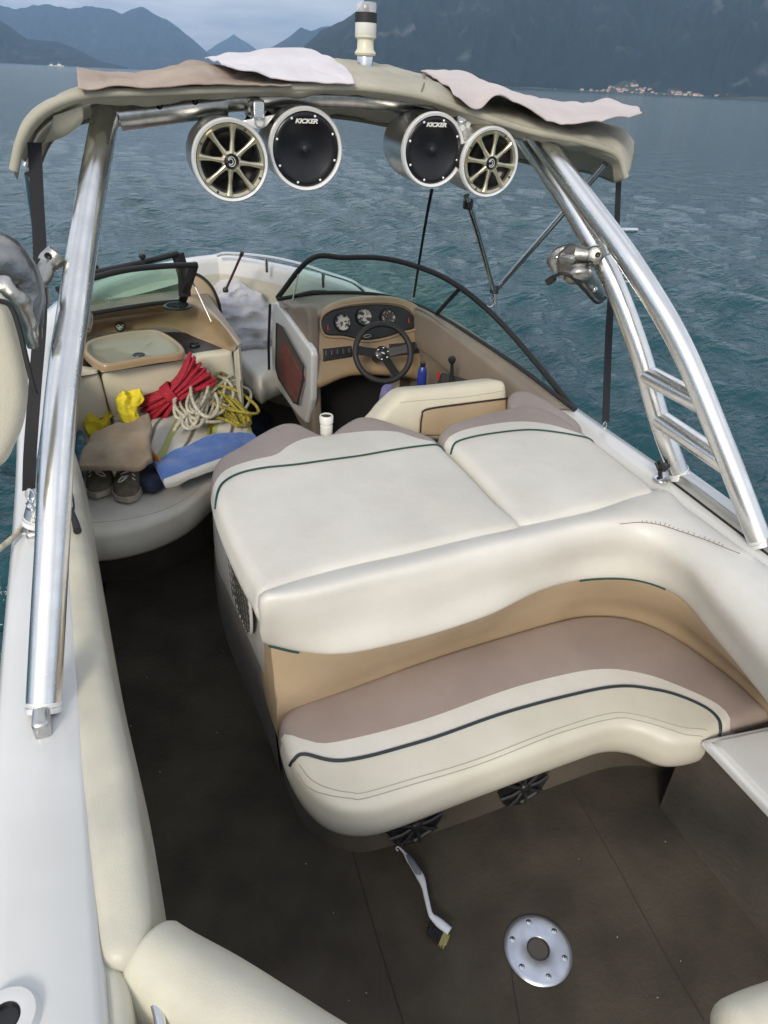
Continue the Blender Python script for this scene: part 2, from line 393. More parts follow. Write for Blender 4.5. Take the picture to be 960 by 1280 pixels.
WZ = -.12
def water():
    # one sheet, fine near the boat and coarser towards the horizon
    radii = [1.0]; 
    while radii[-1] < 42000: radii.append(radii[-1]*1.013 + .012)
    radii = np.array(radii); na = 560
    ang = np.linspace(math.radians(-42), math.radians(72), na)
    back = np.linspace(math.radians(72), math.radians(318), 42)[1:-1]
    ang = np.concatenate([ang, back]); na = len(ang)
    A, Rr = np.meshgrid(ang, radii); X = np.sin(A)*Rr; Y = np.cos(A)*Rr
    H = np.zeros_like(X)
    r2 = np.random.default_rng(3)
    spacing = Rr*.013+.012
    for i in range(70):
        lam = .16*(1.5/.16)**r2.random(); k = 2*math.pi/lam; th = math.radians(20)+r2.normal(0, .75)
        amp = .0105*lam**.9*(.6+.8*r2.random())
        fade = np.clip((lam/spacing-2.5)/3, 0, 1)
        ph = k*(X*math.cos(th)+Y*math.sin(th))+r2.random()*6.28+.9*np.sin(k*.23*(X*math.sin(th)-Y*math.cos(th))+i)
        H += fade*amp*(np.exp(.9*np.sin(ph))-1.25)
    Zv = WZ+H
    V = np.stack([X, Y, Zv], -1).reshape(-1, 3); nr = len(radii)
    V = np.vstack([V, [[0, 0, WZ]]])
    idx = np.arange(nr*na).reshape(nr, na)
    a = idx[:-1, :]; b = np.roll(idx, -1, 1)[:-1, :]; c = np.roll(idx, -1, 1)[1:, :]; d = idx[1:, :]
    Fq = np.stack([a, b, c, d], -1).reshape(-1, 4)
    me = bpy.data.meshes.new('lake_water'); nq = len(Fq)
    tri = np.stack([idx[0], np.full(na, nr*na), np.roll(idx[0], -1)], -1)
    me.from_pydata([], [], []) 
    me.vertices.add(len(V)); me.vertices.foreach_set('co', V.astype(np.float32).ravel())
    me.loops.add(nq*4+na*3); me.loops.foreach_set('vertex_index', np.concatenate([Fq[:, ::-1].ravel(), tri.ravel()]).astype(np.int32))
    me.polygons.add(nq+na); me.polygons.foreach_set('loop_start', np.concatenate([np.arange(nq)*4, nq*4+np.arange(na)*3]).astype(np.int32))
    me.update(calc_edges=True); me.validate()
    bm = bmesh.new(); bm.from_mesh(me); bmesh.ops.recalc_face_normals(bm, faces=bm.faces); 
    if sum(f.normal.z for f in list(bm.faces)[:200]) < 0: bmesh.ops.reverse_faces(bm, faces=bm.faces)
    bm.to_mesh(me); bm.free()
    me.polygons.foreach_set('use_smooth', [True]*len(me.polygons))
    m = bpy.data.materials.new('lake_water'); m.use_nodes = True; N = m.node_tree.nodes; L = m.node_tree.links; b_ = N['Principled BSDF']
    b_.inputs['Base Color'].default_value = (.010, .058, .074, 1); b_.inputs['Roughness'].default_value = .07; b_.inputs['IOR'].default_value = 1.33
    tc = N.new('ShaderNodeTexCoord'); last = None
    for sc, st, di, stretch in ((.5, .5, .10, (1, 1.7, 1)), (3.2, .9, .08, (1, 1.8, 1)), (9, 1, .035, (1, 1.6, 1)), (24, .35, .010, (1, 1.3, 1))):
        mp = N.new('ShaderNodeMapping'); mp.inputs['Rotation'].default_value = (0, 0, .35); mp.inputs['Scale'].default_value = stretch; L.new(tc.outputs['Object'], mp.inputs[0])
        n = N.new('ShaderNodeTexNoise'); n.inputs['Scale'].default_value = sc; n.inputs['Detail'].default_value = 4; n.inputs['Distortion'].default_value = .3; L.new(mp.outputs[0], n.inputs[0])
        bp = N.new('ShaderNodeBump'); bp.inputs['Strength'].default_value = st; bp.inputs['Distance'].default_value = di; L.new(n.outputs[0], bp.inputs['Height'])
        if last: L.new(last, bp.inputs['Normal'])
        last = bp.outputs[0]
    L.new(last, b_.inputs['Normal'])
    me.materials.append(m)
    o = bpy.data.objects.new('lake_water', me); COL.objects.link(o); tag(o, 'rippled blue-green lake water around the boat', kind='structure')
water()

def mountain(name, prof, D, depth, mcol, seed, label, rock=.1, foot=None):
    """prof: silhouette (photo px, py); ridge stands D metres away, slopes fall to the shore 'depth' metres nearer and behind."""
    xs = [p[0] for p in prof]; ys = [p[1] for p in prof]
    n = 420; v = []; f = []; T = 64
    for i in range(n):
        px = xs[0]+(xs[-1]-xs[0])*i/(n-1); py = np.interp(px, xs, ys)
        q = ray(px, 78+HS*px); hd = Vector((q.x, q.y)).normalized()
        q2 = ray(px, py); te = q2.z/math.hypot(q2.x, q2.y)
        jit = .05*D*te*(mn.fractal(Vector((px*.035, seed, 0)), 1, 2, 5))
        h = max(D*te+jit, 2)
        for j in range(T):
            t = j/(T-1)*1.6
            dd = D-depth+depth*t
            dd2 = dd+depth*.10*mn.fractal(Vector((px*.012, t*1.2, seed+9)), 1, 2, 4)*(1 if t > .02 else .3)
            pr = min(t, 2-t) if t > 1 else t
            pz = h*(pr**1.15)
            rg = mn.ridged_multi_fractal(Vector((px*.022, t*2.6, seed*3.1)), .9, 2.1, 6, 1.0, 2.0)
            pz = pz + (rg-1.1)*.17*h*math.sin(math.pi*min(1, t))
            if t == 0: pz = -60
            pos = hd*dd2; v.append((pos.x, pos.y, max(pz, -60)))
    for i in range(n-1):
        for j in range(T-1): f.append((i*T+j, (i+1)*T+j, (i+1)*T+j+1, i*T+j+1))
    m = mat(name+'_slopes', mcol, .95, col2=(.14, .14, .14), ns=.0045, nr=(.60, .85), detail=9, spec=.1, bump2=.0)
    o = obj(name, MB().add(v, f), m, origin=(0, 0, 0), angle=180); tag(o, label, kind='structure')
    return o
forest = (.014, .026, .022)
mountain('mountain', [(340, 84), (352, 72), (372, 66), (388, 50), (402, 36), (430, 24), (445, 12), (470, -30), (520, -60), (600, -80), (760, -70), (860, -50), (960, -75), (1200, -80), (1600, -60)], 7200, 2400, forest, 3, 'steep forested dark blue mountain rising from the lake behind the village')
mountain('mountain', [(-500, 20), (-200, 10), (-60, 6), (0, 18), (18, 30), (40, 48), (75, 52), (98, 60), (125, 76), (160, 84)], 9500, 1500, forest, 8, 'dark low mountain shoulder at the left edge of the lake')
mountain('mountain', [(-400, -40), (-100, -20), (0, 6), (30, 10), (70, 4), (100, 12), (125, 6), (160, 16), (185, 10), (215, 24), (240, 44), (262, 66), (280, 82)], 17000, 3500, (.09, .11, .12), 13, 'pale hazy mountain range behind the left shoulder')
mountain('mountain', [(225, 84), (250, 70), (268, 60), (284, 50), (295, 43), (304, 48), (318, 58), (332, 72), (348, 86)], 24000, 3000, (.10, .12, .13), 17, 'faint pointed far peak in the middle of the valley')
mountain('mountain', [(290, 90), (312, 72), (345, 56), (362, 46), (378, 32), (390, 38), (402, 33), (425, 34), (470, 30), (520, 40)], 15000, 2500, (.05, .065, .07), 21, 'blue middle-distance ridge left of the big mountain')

# village on the far shore
def house(loc, w, d, h, rz, label, roof=True):
    mb = MB(); R_ = Matrix.Rotation(rz, 3, 'Z'); c = Vector(loc)
    box(c+Vector((0, 0, h/2)), (w, d, h), mb, R_)
    rp = [(-w/2-1, -d/2-1, h+.3), (w/2+1, -d/2-1, h+.3), (w/2+1, d/2+1, h+.3), (-w/2-1, d/2+1, h+.3), (-w/2-1, 0, h+d*.36), (w/2+1, 0, h+d*.36)]
    mb.add([c+R_@Vector(p) for p in rp], [(0, 1, 5, 4), (2, 3, 4, 5), (0, 4, 3), (1, 2, 5), (0, 3, 2, 1)], 1)
    o = obj('house', mb, [house_w, house_r if roof else house_w], smooth=False)
    tag(o, label, 'house', 'pale houses of the village on the far shore')
hr = random.Random(5)
def village():
    for k in range(120):
        u = hr.random(); px = 745+u*160 + hr.gauss(0, 6)
        if k > 104: px = hr.uniform(690, 760)
        D = 4700+hr.uniform(0, 420)
        q = ray(px, 78+HS*px); hd = Vector((q.x, q.y, 0)).normalized(); p = hd*D
        up = max(0, (D-4790))*.12*(1.2 if k <= 104 else 1.6) * max(.1, 1-abs(px-800)/150)
        s = hr.uniform(.5, 1.25)
        house((p.x, p.y, 2+up), 17*s, 11*s, 9*s, hr.uniform(-.6, .6), 'small pale house with tiled roof in the far shore village')
village()
# terrain ledge the village stands on
def ledge():
    rows = []
    for D, zf in ((4560, 0), (4640, 0.02), (4780, .08), (5000, .42), (5300, 1.3)):
        r_ = []
        for px in range(560, 1500, 20):
            q = ray(px, 78+HS*px); hd = Vector((q.x, q.y, 0)).normalized(); p = hd*(D+60*mn.noise(Vector((px*.02, D*.01, 0))))
            hgt = 60*zf*(.6+.5*math.exp(-((px-790)/130)**2)) + (1.0 if zf else -20)
            r_.append(Vector((p.x, p.y, hgt)))
        rows.append(r_)
    o = obj('shore_hills', patch(rows, 120, 5), mat('shore_woods', (.022, .036, .024), .95, col2=(.05, .065, .04), ns=.012, nr=(.5, .8)), origin=(0, 0, 0)); tag(o, 'green foot of the slope where the village stands', kind='structure')
ledge()
# two far boats, left
def far_boat(px, D, L_, label):
    q = ray(px, 78+HS*px); hd = Vector((q.x, q.y, 0)).normalized(); c = hd*D; c.z = WZ
    side = Vector((hd.y, -hd.x, 0)); up = Vector((0, 0, 1)); mb = MB(); R_ = frame_rot(side, hd, up)
    sec = []
    for t in (-.5, -.3, 0, .3, .45, .5):
        w = L_*.15*math.sqrt(max(0.0, 1-max(0, t*2)**3)); w = max(w, .02*L_)
        z0 = L_*.12+L_*.05*max(0, t); sec.append([c+side*(L_*t)+hd*a+up*b for a, b in ((-w, z0), (-w*.7, -.1), (0, -.3), (w*.7, -.1), (w, z0))])
    v = [p for s_ in sec for p in s_]; f = [(i*5+j, i*5+j+1, (i+1)*5+j+1, (i+1)*5+j) for i in range(5) for j in range(4)]+[(i*5, (i+1)*5, (i+1)*5+4, i*5+4) for i in range(5)]+[(0, 1, 2, 3, 4)]
    mb.add(v, f); root = thing('far_boat', label, 'boat', c, 'two small white boats far out on the left')
    obj('hull', mb, plast_w, root)
    box(c+up*(L_*.19), (L_*.4, L_*.18, L_*.14), m2 := MB(), R_); obj('cabin', m2, plast_w, root, smooth=False)
    obj('mast', tube([c+up*.1*L_, c+up*(L_*.55)], L_*.012, 6), plast_w, root)
far_boat(64, 1900, 14, 'smaller white boat with mast, left of the two far boats')
far_boat(74, 1700, 17, 'larger white boat, right of the two far boats')
q = ray(557, 105); hdv = Vector((q.x, q.y, 0)).normalized()

def haze():
    mb = box((0, 9000, 750), (56000, 40000, 1640))
    o = obj('haze', mb, [], smooth=False, origin=(0, 0, 0)); tag(o, 'thin blue air over the lake', kind='stuff')
    m = bpy.data.materials.new('haze_air'); m.use_nodes = True; N = m.node_tree.nodes; L = m.node_tree.links
    for n in list(N):
        if n.type != 'OUTPUT_MATERIAL': N.remove(n)
    pv = N.new('ShaderNodeVolumePrincipled'); pv.inputs['Color'].default_value = (.42, .65, 1, 1); pv.inputs['Density'].default_value = 5.6e-5; pv.inputs['Anisotropy'].default_value = .1
    L.new(pv.outputs[0], [n for n in N if n.type == 'OUTPUT_MATERIAL'][0].inputs['Volume']); o.data.materials.append(m)
haze()

# ================================================================== MOTORBOAT
CX = .77
boat = thing('motorboat', 'cream and white open motorboat seen from its stern, with brown carpeted floor', 'motorboat', (CX, 2.2, WZ))
YS = [-.9, 0, .7, 1.3, 2.05, 2.6, 3.3, 3.7, 4.1, 4.45, 4.75, 4.95, 5.05]
HB = [1.0, 1.05, 1.085, 1.12, 1.115, 1.10, 1.06, .96, .77, .57, .34, .15, 0]
ZS = [.8, .8, .8, .8, .81, .83, .88, .90, .92, .935, .945, .95, .95]
HBP = [1.04, 1.10, 1.125, 1.135, 1.14, 1.15, 1.17, 1.14, 1.04, .85, .56, .25, 0]
def zs(y): return float(np.interp(y, YS, ZS))
def hull():
    half = cr([(h, y, z) for h, y, z in zip(HB, YS, ZS)], 8)
    halfp = cr([(h, y, z) for h, y, z in zip(HBP, YS, ZS)], 8)
    line = [Vector((CX-p.x, p.y, p.z)) for p in halfp] + [Vector((CX+p.x, p.y, p.z)) for p in half[::-1][1:]]
    k = len(line)
    prof = [(.30, -.35, 0), (.14, -.12, 0), (.05, .30, 0), (.015, -.16, 1), (0, -.10, 1), (-.005, -.03, 1), (.012, -.004, 1), (.05, .003, 1), (.12, .004, 1), (.136, -.006, 1), (.143, -.03, 1), (.15, -.14, 1)]
    rings = []
    for i, p in enumerate(line):
        a = line[max(0, i-1)]; b = line[min(k-1, i+1)]; t = Vector((b.x-a.x, b.y-a.y, 0)).normalized(); nn = Vector((t.y, -t.x, 0))
        ex = .045*max(0, min(1, (2.4-p.y)/1.2)) if p.x < CX-.5 else 0
        rings.append([Vector((p.x, p.y, 0))+nn*(o_+(ex if (s_ and o_ > .1) else 0))+Vector((0, 0, (p.z+z if s_ else z))) for o_, z, s_ in prof])
    m = len(prof); v = [q for r_ in rings for q in r_]; f = [(i*m+j, i*m+j+1, (i+1)*m+j+1, (i+1)*m+j) for i in range(k-1) for j in range(m-1)]
    obj('hull', MB().add(v, f), gel, boat)
    # inner side lining from the deck edge to the floor
    lp = [(.15, -.10, 1), (.15, .30, 0), (.16, 0.0, 0)]
    v = []; 
    for i, p in enumerate(line):
        a = line[max(0, i-1)]; b = line[min(k-1, i+1)]; t = Vector((b.x-a.x, b.y-a.y, 0)).normalized(); nn = Vector((t.y, -t.x, 0))
        v += [Vector((p.x, p.y, 0))+nn*o_+Vector((0, 0, (p.z+z if s_ else z))) for o_, z, s_ in lp]
    bowi = [1 if p.y > 3.75 else 0 for p in line]
    f = []; ms = []
    for i in range(k-1):
        for j in range(2): f.append((i*3+j, i*3+j+1, (i+1)*3+j+1, (i+1)*3+j)); ms.append(bowi[i])
    obj('side_lining', MB().add(v, f, ms), [carpet_l, side_v], boat)
    # rub rail
    rr = []
    for i, p in enumerate(line):
        a = line[max(0, i-1)]; b = line[min(k-1, i+1)]; t = Vector((b.x-a.x, b.y-a.y, 0)).normalized(); nn = Vector((t.y, -t.x, 0)); rr.append(p-nn*.008-Vector((0, 0, .125)))
    obj('rub_rail', tube(rr, .016, 8), blackr, boat)
    # transom
    obj('transom', box((CX, -.9, .3), (2.0, .06, .98)), gel, boat, bevel=.01)
hull()
def floor():
    o = []
    for y in np.linspace(-.85, 4.9, 40):
        o.append((CX-max(.03, np.interp(y, YS, HB)-.12), y))
    o = o+[(2*CX-x, y) for x, y in o[::-1]]
    mb = MB(); k = len(o)//2
    for i in range(k-1):
        a, b = o[i], o[i+1]; n = 14
        for j in range(n):
            x0 = a[0]+(2*CX-2*a[0])*j/n; x1 = a[0]+(2*CX-2*a[0])*(j+1)/n; w0 = b[0]+(2*CX-2*b[0])*j/n; w1 = b[0]+(2*CX-2*b[0])*(j+1)/n
            mb.add([(x0, a[1], 0), (x1, a[1], 0), (w1, b[1], 0), (w0, b[1], 0)], [(0, 1, 2, 3)])
    obj('floor_carpet', mb, carpet, boat)
    for pl in ([(440, 1062), (465, 1150), (505, 1280)], [(715, 985), (770, 1080), (835, 1200), (880, 1275)], [(636, 1180), (642, 1235), (650, 1280)]):
        obj('carpet_seam', tube([Z(x, y, .0015) for x, y in pl], .0013, 5), mat('carpet_seam', (.038, .031, .024), .95), boat)
floor()
cr_ = MB(); rc_ = random.Random(4)
for i in range(26):
    px, py = rc_.uniform(150, 900), rc_.uniform(760, 1270)
    p = Z(px, py, .003); s_ = rc_.uniform(.0012, .0030); box(p, (s_*1.6, s_, s_*.8), cr_, Matrix.Rotation(rc_.uniform(0, 3), 3, 'Z'))
obj('crumbs', cr_, mat('pale_crumb', (.35, .33, .28), .9), boat, smooth=False)['kind'] = 'stuff'

# --- step / lid at starboard quarter
cushion('step_lid', ZP(.42), [(1.42, .905), (1.80, .86), (1.80, .0), (1.415, .0)], [gel], boat, r=.012, thick=.035, puff=0, smooth=False, px=False, step=.08, wr=0)
cushion('step_lip', ZP(.427), [(1.433, .888), (1.77, .85), (1.77, .03), (1.43, .03)], [mat('step_gelcoat', (.60, .60, .585), .45, col2=(.55, .55, .535), ns=4, bump=.5, bs=300)], boat, r=.01, thick=.02, puff=0, smooth=False, px=False, step=.08, wr=0)
obj('step_riser', box((1.66, .44, .19), (.43, 1.06, .375)), carpet, boat, smooth=False)

# --- bench base
def bench_base():
    pl = [(345, 905), (352, 960), (380, 1030), (430, 1062), (480, 1060), (600, 1020), (700, 980), (770, 958), (830, 962), (868, 985)]
    base = [Z(x, y, 0) for x, y in pl]
    top = [p+Vector((.0, -.0, .36)) for p in base]
    obj('bench_base', patch([base, [b.lerp(t, .5) for b, t in zip(base, top)], top], 60, 3), carpet_l, boat)
    return base
BB = bench_base()
# vents/speakers in the riser
def riser_grille(px, py, label):
    # riser plane through base line
    a = Z(500, 1055, 0); b = Z(690, 984, 0); U = (b-a).normalized(); P_ = Plane(a+Vector((0, 0, 0)), U, (0, 0, 1)); 
    c = P_.hit(px, py)+P_.W*(.012)
    if (CAM-c).dot(P_.W) < 0: P_ = Plane(a, -U, (0, 0, 1)); c = P_.hit(px, py)
    root = thing('speaker_grille', label, 'speaker', c, 'black grilles in the bench riser')
    Wv = P_.W; mb = lathe([(.0, .004), (.055, .004), (.078, .006), (.082, .012), (.088, .012), (.092, .0), (.092, -.01)], c, Wv, 8)
    obj('back_plate', mb, blackp, root, smooth=False)
    sp = MB()
    for k in range(8):
        a_ = k*math.pi/4+.2; d = P_.U*math.cos(a_)+P_.V*math.sin(a_); tube([c+Wv*.014+d*.018, c+Wv*.017+d*.05, c+Wv*.012+d*.088], .0055, 6, mb=sp)
    obj('spokes', sp, mat('dark_grille_plastic', (.035, .036, .04), .35), root)
    obj('hub', lathe([(0, .024), (.014, .023), (.022, .016), (.022, .004)], c, Wv, 20), blackp, root)
riser_grille(516, 1024, 'black round grille in the bench riser, nearer to the brush')
riser_grille(651, 977, 'black round grille in the bench riser, farther starboard')

# --- bench seat cushion
aft_bench = thing('aft_bench', 'long curved aft bench with taupe and white seat, tan panel and white padded backrest roll', 'bench', Z(600, 900, .3))
cushion('seat_cushion', ZP(.42),
    [(350, 912), (352, 892), (372, 876), (420, 860), (560, 812), (690, 774), (740, 766), (795, 772), (850, 796), (915, 842), (962, 884), (965, 890), (918, 906), (880, 922), (840, 925), (800, 910), (765, 908), (720, 922), (600, 965), (500, 1002), (455, 1012), (415, 1006), (385, 985), (362, 950)],
    [mat('ivory_vinyl', (.63, .605, .52), .42, col2=(.56, .53, .44), ns=4, bump=.25, bs=350, bump2=.25, bs2=5, rvar=.06), white_v, taupe_v], aft_bench, r=.035, thick=.13, puff=.012, bulge=.006,
    regions=[([(330, 946), (362, 949), (380, 944), (430, 953), (520, 932), (650, 888), (760, 862), (820, 865), (870, 880), (898, 900), (905, 935)], [(1100, 800), (700, 600), (200, 800)], 1),
             ([(325, 905), (350, 913), (385, 927), (420, 930), (520, 905), (650, 860), (740, 840), (800, 844), (860, 864), (903, 886), (922, 915)], [(1100, 850), (700, 600), (200, 800)], 2)],
    pipes=[('piping', [(330, 946), (362, 949), (380, 944), (430, 953), (520, 932), (650, 888), (760, 862), (820, 865), (870, 880), (898, 900), (905, 935)], navyp, .005),
           ('stitching', [(372, 962), (384, 979), (404, 991), (436, 998), (470, 995), (600, 955), (700, 917), (765, 899), (800, 902), (850, 917), (880, 918)], stitch, .0012),
           ('stitching', [(374, 955), (387, 972), (406, 984), (437, 991), (470, 988), (600, 949), (700, 911), (762, 893), (800, 896), (850, 910), (885, 912)], stitch, .0012)])
# --- bench backrest: tan panel and white roll wrapping to starboard
def backrest():
    root = aft_bench
    back = [(331, 738), (380, 722), (500, 694), (655, 657), (740, 640), (822, 614), (862, 640), (905, 672), (975, 722)]
    bz = .855
    r0 = [Z(x, y, bz-.10) for x, y in back]; r1 = [Z(x, y, bz-.012) for x, y in back]
    crown = [(335, 745), (385, 737), (505, 708), (660, 670), (745, 653), (815, 645), (862, 668), (915, 715), (985, 790)]
    r2 = [Z(x, y, bz+.012) for x, y in crown]
    fr = [(338, 765), (390, 758), (515, 730), (660, 694), (745, 674), (800, 672), (850, 697), (905, 755), (985, 850)]
    r3 = [Z(x, y, .82) for x, y in fr]
    mid = [(338, 790), (390, 790), (510, 768), (640, 728), (735, 700), (795, 700), (850, 727), (900, 782), (985, 890)]
    r4 = [Z(x, y, .73) for x, y in mid]
    low = [(336, 806), (380, 815), (440, 815), (520, 797), (610, 768), (680, 736), (740, 723), (800, 725), (850, 746), (893, 795), (960, 878), (985, 910)]
    r5 = [Z(x, y, .655) for x, y in low]
    def offs(P_, d, dz=0):
        o_ = []
        for i, p in enumerate(P_):
            t = P_[min(i+1, len(P_)-1)]-P_[max(i-1, 0)]; t.z = 0; t.normalize(); o_.append(p+Vector((-t.y, t.x, 0))*d+Vector((0, 0, dz)))
        return o_
    r6 = offs(r5, .035, -.02)
    sp = patch([r0, r1, r2, r3, r4, r5, r6], 90, 6, noise=.004)
    # end cap on the port side
    n = 90; rows = len(sp.v)//n; end = [sp.v[i*n].copy() for i in range(rows)]
    cen = sum(end, Vector())/len(end)
    k0 = len(sp.v); ring2 = [p.lerp(cen, .14)+Vector((-.018, 0, 0)) for p in end]; ring3 = [p.lerp(cen, .5)+Vector((-.024, 0, 0)) for p in end]
    sp.v += ring2+ring3+[cen+Vector((-.025, 0, 0))]
    for i in range(rows-1):
        sp.f += [(i*n, (i+1)*n, k0+i+1, k0+i), (k0+i, k0+i+1, k0+rows+i+1, k0+rows+i), (k0+rows+i, k0+rows+i+1, k0+2*rows)]; sp.m += [0, 0, 0]
    roll = obj('backrest_roll', sp, white_v, root, angle=70)
    # piping where roll meets the panel
    pp = [p+Vector((0, 0, -.004)) for p in cr(r5, 8)]
    obj('piping', tube(pp[:8], .004, 6), greenp, roll)
    obj('piping', tube(pp[46:62], .004, 6), greenp, roll)
    # stitched repair on the starboard end
    st = MB(); sl_ = [Z(x, y, .87+.001) for x, y in ((775, 655), (800, 653), (825, 656), (850, 664), (880, 674), (905, 684), (925, 692))]
    sc_ = cr(sl_, 9)
    for i, p in enumerate(sc_[:-1]):
        l_ = .006+.011*random.random(); t = (sc_[i+1]-p).normalized(); nn = Vector((-t.y, t.x, 0))
        if i % 2 == 0 and 8 < i < 46: tube([p-nn*l_*.4+Vector((0, 0, .003)), p+Vector((0, 0, .0045)), p+nn*l_+Vector((0, 0, .003))], .0008, 4, mb=st)
    tube(sc_, .0011, 5, mb=st)
    obj('stitching', st, mat('brown_thread', (.16, .10, .05), .8), roll)
    # tan panel
    t0 = offs(r5, .03, .02)
    bot = [(345, 880), (350, 884), (420, 862), (560, 812), (690, 772), (740, 762), (800, 768), (860, 796), (925, 845), (985, 895)]
    b0 = [Z(x, y, .44) for x, y in bot]; b1 = [p+Vector((0, .02, -.12)) for p in b0]
    r5s = offs(r5, .012, -.008)
    midr = [a.lerp(b, .5) for a, b in zip(resamp(cr(r5s, 8), 30), resamp(cr(b0, 8), 30))]
    pm = patch([t0, r5s, midr, b0, b1], 90, 6, noise=.006)
    obj('lower_panel', pm, tan_v, root, angle=70)
    # port side return of the tan panel, running forward along the box
    e0 = r5s[0]; e1 = b0[0]
    side = patch([[e0+Vector((0, 0, .01)), e0+Vector((.0, .12, .01)), e0+Vector((0.01, .35, .01))], [e1, e1+Vector((0, .12, 0)), e1+Vector((.01, .35, 0))], [e1+Vector((0, 0, -.15)), e1+Vector((0, .12, -.15)), e1+Vector((.01, .35, -.15))]], 10, 4)
    obj('side_panel', side, tan_v, root)
backrest()

# --- engine box and sun pads
def engine_box():
    top = [Z(x, y, .77) for x, y in ((336, 752), (312, 712), (292, 675), (275, 640), (268, 600), (290, 560))]
    low = [Z(x, y, .40) for x, y in ((334, 852), (302, 778), (283, 735), (270, 700), (267, 640), (275, 600))]
    mid = [a.lerp(b, .5)+Vector((-.004, 0, 0)) for a, b in zip(top, low)]
    obj('engine_box_panel', patch([top, mid, low], 50, 5), gel, boat)
    fl = [Z(x, y, 0) for x, y in ((350, 965), (322, 890), (300, 843), (278, 780), (268, 715), (270, 660))]
    lo2 = [p+Vector((.006, 0, .004)) for p in low]
    obj('engine_box_carpet', patch([lo2, [a.lerp(b, .5) for a, b in zip(lo2, fl)], fl], 50, 4), carpet_l, boat)
    pa, pb_, pc_ = Z(305, 700, .77), Z(318, 815, .40), Z(270, 700, .40)
    V_ = ((pb_-pa).cross(pc_-pa)).normalized(); V_ = V_ if V_.dot(CAM-pa) > 0 else -V_
    Pn = Plane(pa+V_*.014, (0, 1, 0), (pa-pb_))
    fr = [(279, 652), (296, 684), (309, 730), (314, 770), (313, 792), (303, 775), (292, 740), (283, 700)]
    fp = [Pn.hit(p.x, p.y) for p in cr([(a, b, 0) for a, b in fr], 6, closed=True)]
    pocket = obj('net_pocket', MB().add(fp, [tuple(range(len(fp)))]), mat('pocket_backing', (.30, .27, .22), .9), boat)
    obj('rim', tube(fp, .005, 8, closed=True), gel, pocket)
    nm = MB(); R2_ = [Pn.wuv(p) for p in fp]; us = [a for a, b in R2_]; vs = [b for a, b in R2_]
    for sg in (1, -1):
        for i in range(-60, 60):
            seg = []
            for t in np.linspace(min(us), max(us), 80):
                vv = min(vs)+sg*(t-min(us))*.7+i*.034
                if inside([(t, vv)], R2_)[0]: seg.append(Pn.pt(t, vv, (.004+.003*math.sin(t*120))*(1 if Pn.W.dot(V_) > 0 else -1)))
                else:
                    if len(seg) > 2: tube(seg, .0016, 4, mb=nm)
                    seg = []
            if len(seg) > 2: tube(seg, .0016, 4, mb=nm)
    obj('net', nm, netm, pocket)
engine_box()
PZ = .85
cushion('sun_pad', ZP(PZ),
    [(331, 741), (313, 722), (295, 690), (277, 650), (266, 618), (263, 590), (272, 570), (295, 556), (325, 538), (350, 527), (374, 527), (390, 534), (408, 541), (424, 530), (446, 519), (475, 521), (515, 534), (545, 546), (560, 562), (585, 586), (620, 623), (655, 657), (600, 671), (500, 695), (400, 718)],
    [white_v, taupe_v], r=.04, thick=.13, puff=.014, bulge=.006, n=4,
    regions=[([(235, 625), (264, 604), (285, 588), (320, 577), (345, 571), (362, 559), (385, 549), (430, 543), (490, 541), (515, 548), (530, 552), (575, 556)], [(620, 500), (400, 450), (200, 520)], 1)],
    pipes=[('piping', [(268, 650), (268, 628), (276, 608), (296, 596), (330, 589), (380, 584), (450, 574), (520, 562), (548, 558), (566, 560)], greenp, .0045)])
tag(bpy.data.objects['sun_pad'], 'large white sun pad left of the seam, with taupe front edge and green piping', 'sun pad')
p2 = cushion('sun_pad', ZP(PZ),
    [(548, 545), (556, 531), (580, 521), (615, 512), (655, 505), (690, 512), (722, 532), (750, 553), (785, 580), (822, 613), (790, 625), (735, 639), (658, 656), (625, 625), (590, 587), (565, 562)],
    [white_v, taupe_v], r=.04, thick=.13, puff=.014, bulge=.006, n=4,
    regions=[([(545, 560), (562, 547), (580, 539), (610, 533), (650, 530), (690, 534), (745, 548), (775, 556)], [(780, 480), (600, 450), (500, 500)], 1)],
    pipes=[('piping', [(562, 566), (568, 556), (585, 550), (615, 545), (660, 541), (700, 544), (740, 549), (765, 552)], greenp, .0045)])
tag(p2, 'smaller white sun pad right of the seam, beside the starboard gunwale', 'sun pad')
# white ski-pole socket between the pads
c = Z(408, 535, .85)
sk = thing('pole_cap', 'white ribbed cylinder cap standing in the front notch of the large sun pad', 'pole cap', c)
obj('cap_body', lathe([(.024, -.03), (.024, .012), (.020, .014), (.020, .022), (.026, .024), (.027, .05), (.024, .054), (.020, .054), (.020, .045), (0, .045)], c, (0, 0, 1), 28), plast_w, sk)
obj('cap_top', lathe([(0, .0495), (.019, .0495), (.0195, .046)], c, (0, 0, 1), 24), blackr, sk)

# --- helm seat back seen from behind
hp = Plane(Yp(560, 500, 2.52), (1, .12, 0), (0, .25, 1))
hseat = thing('helm_seat', 'cream helm seat seen from behind, its tan back panel facing the sun pads', 'seat', hp.o)
hs = cushion('backrest', hp, [(470, 540), (478, 518), (497, 497), (512, 488), (545, 485), (590, 480), (626, 476), (634, 480), (636, 492), (636, 520), (634, 545), (560, 552)], [cream_v], hseat, r=.035, thick=.13, puff=.008, n=4,
    pipes=[('stitching', [(500, 503), (530, 500), (580, 496), (632, 488)], stitch, .0012)])

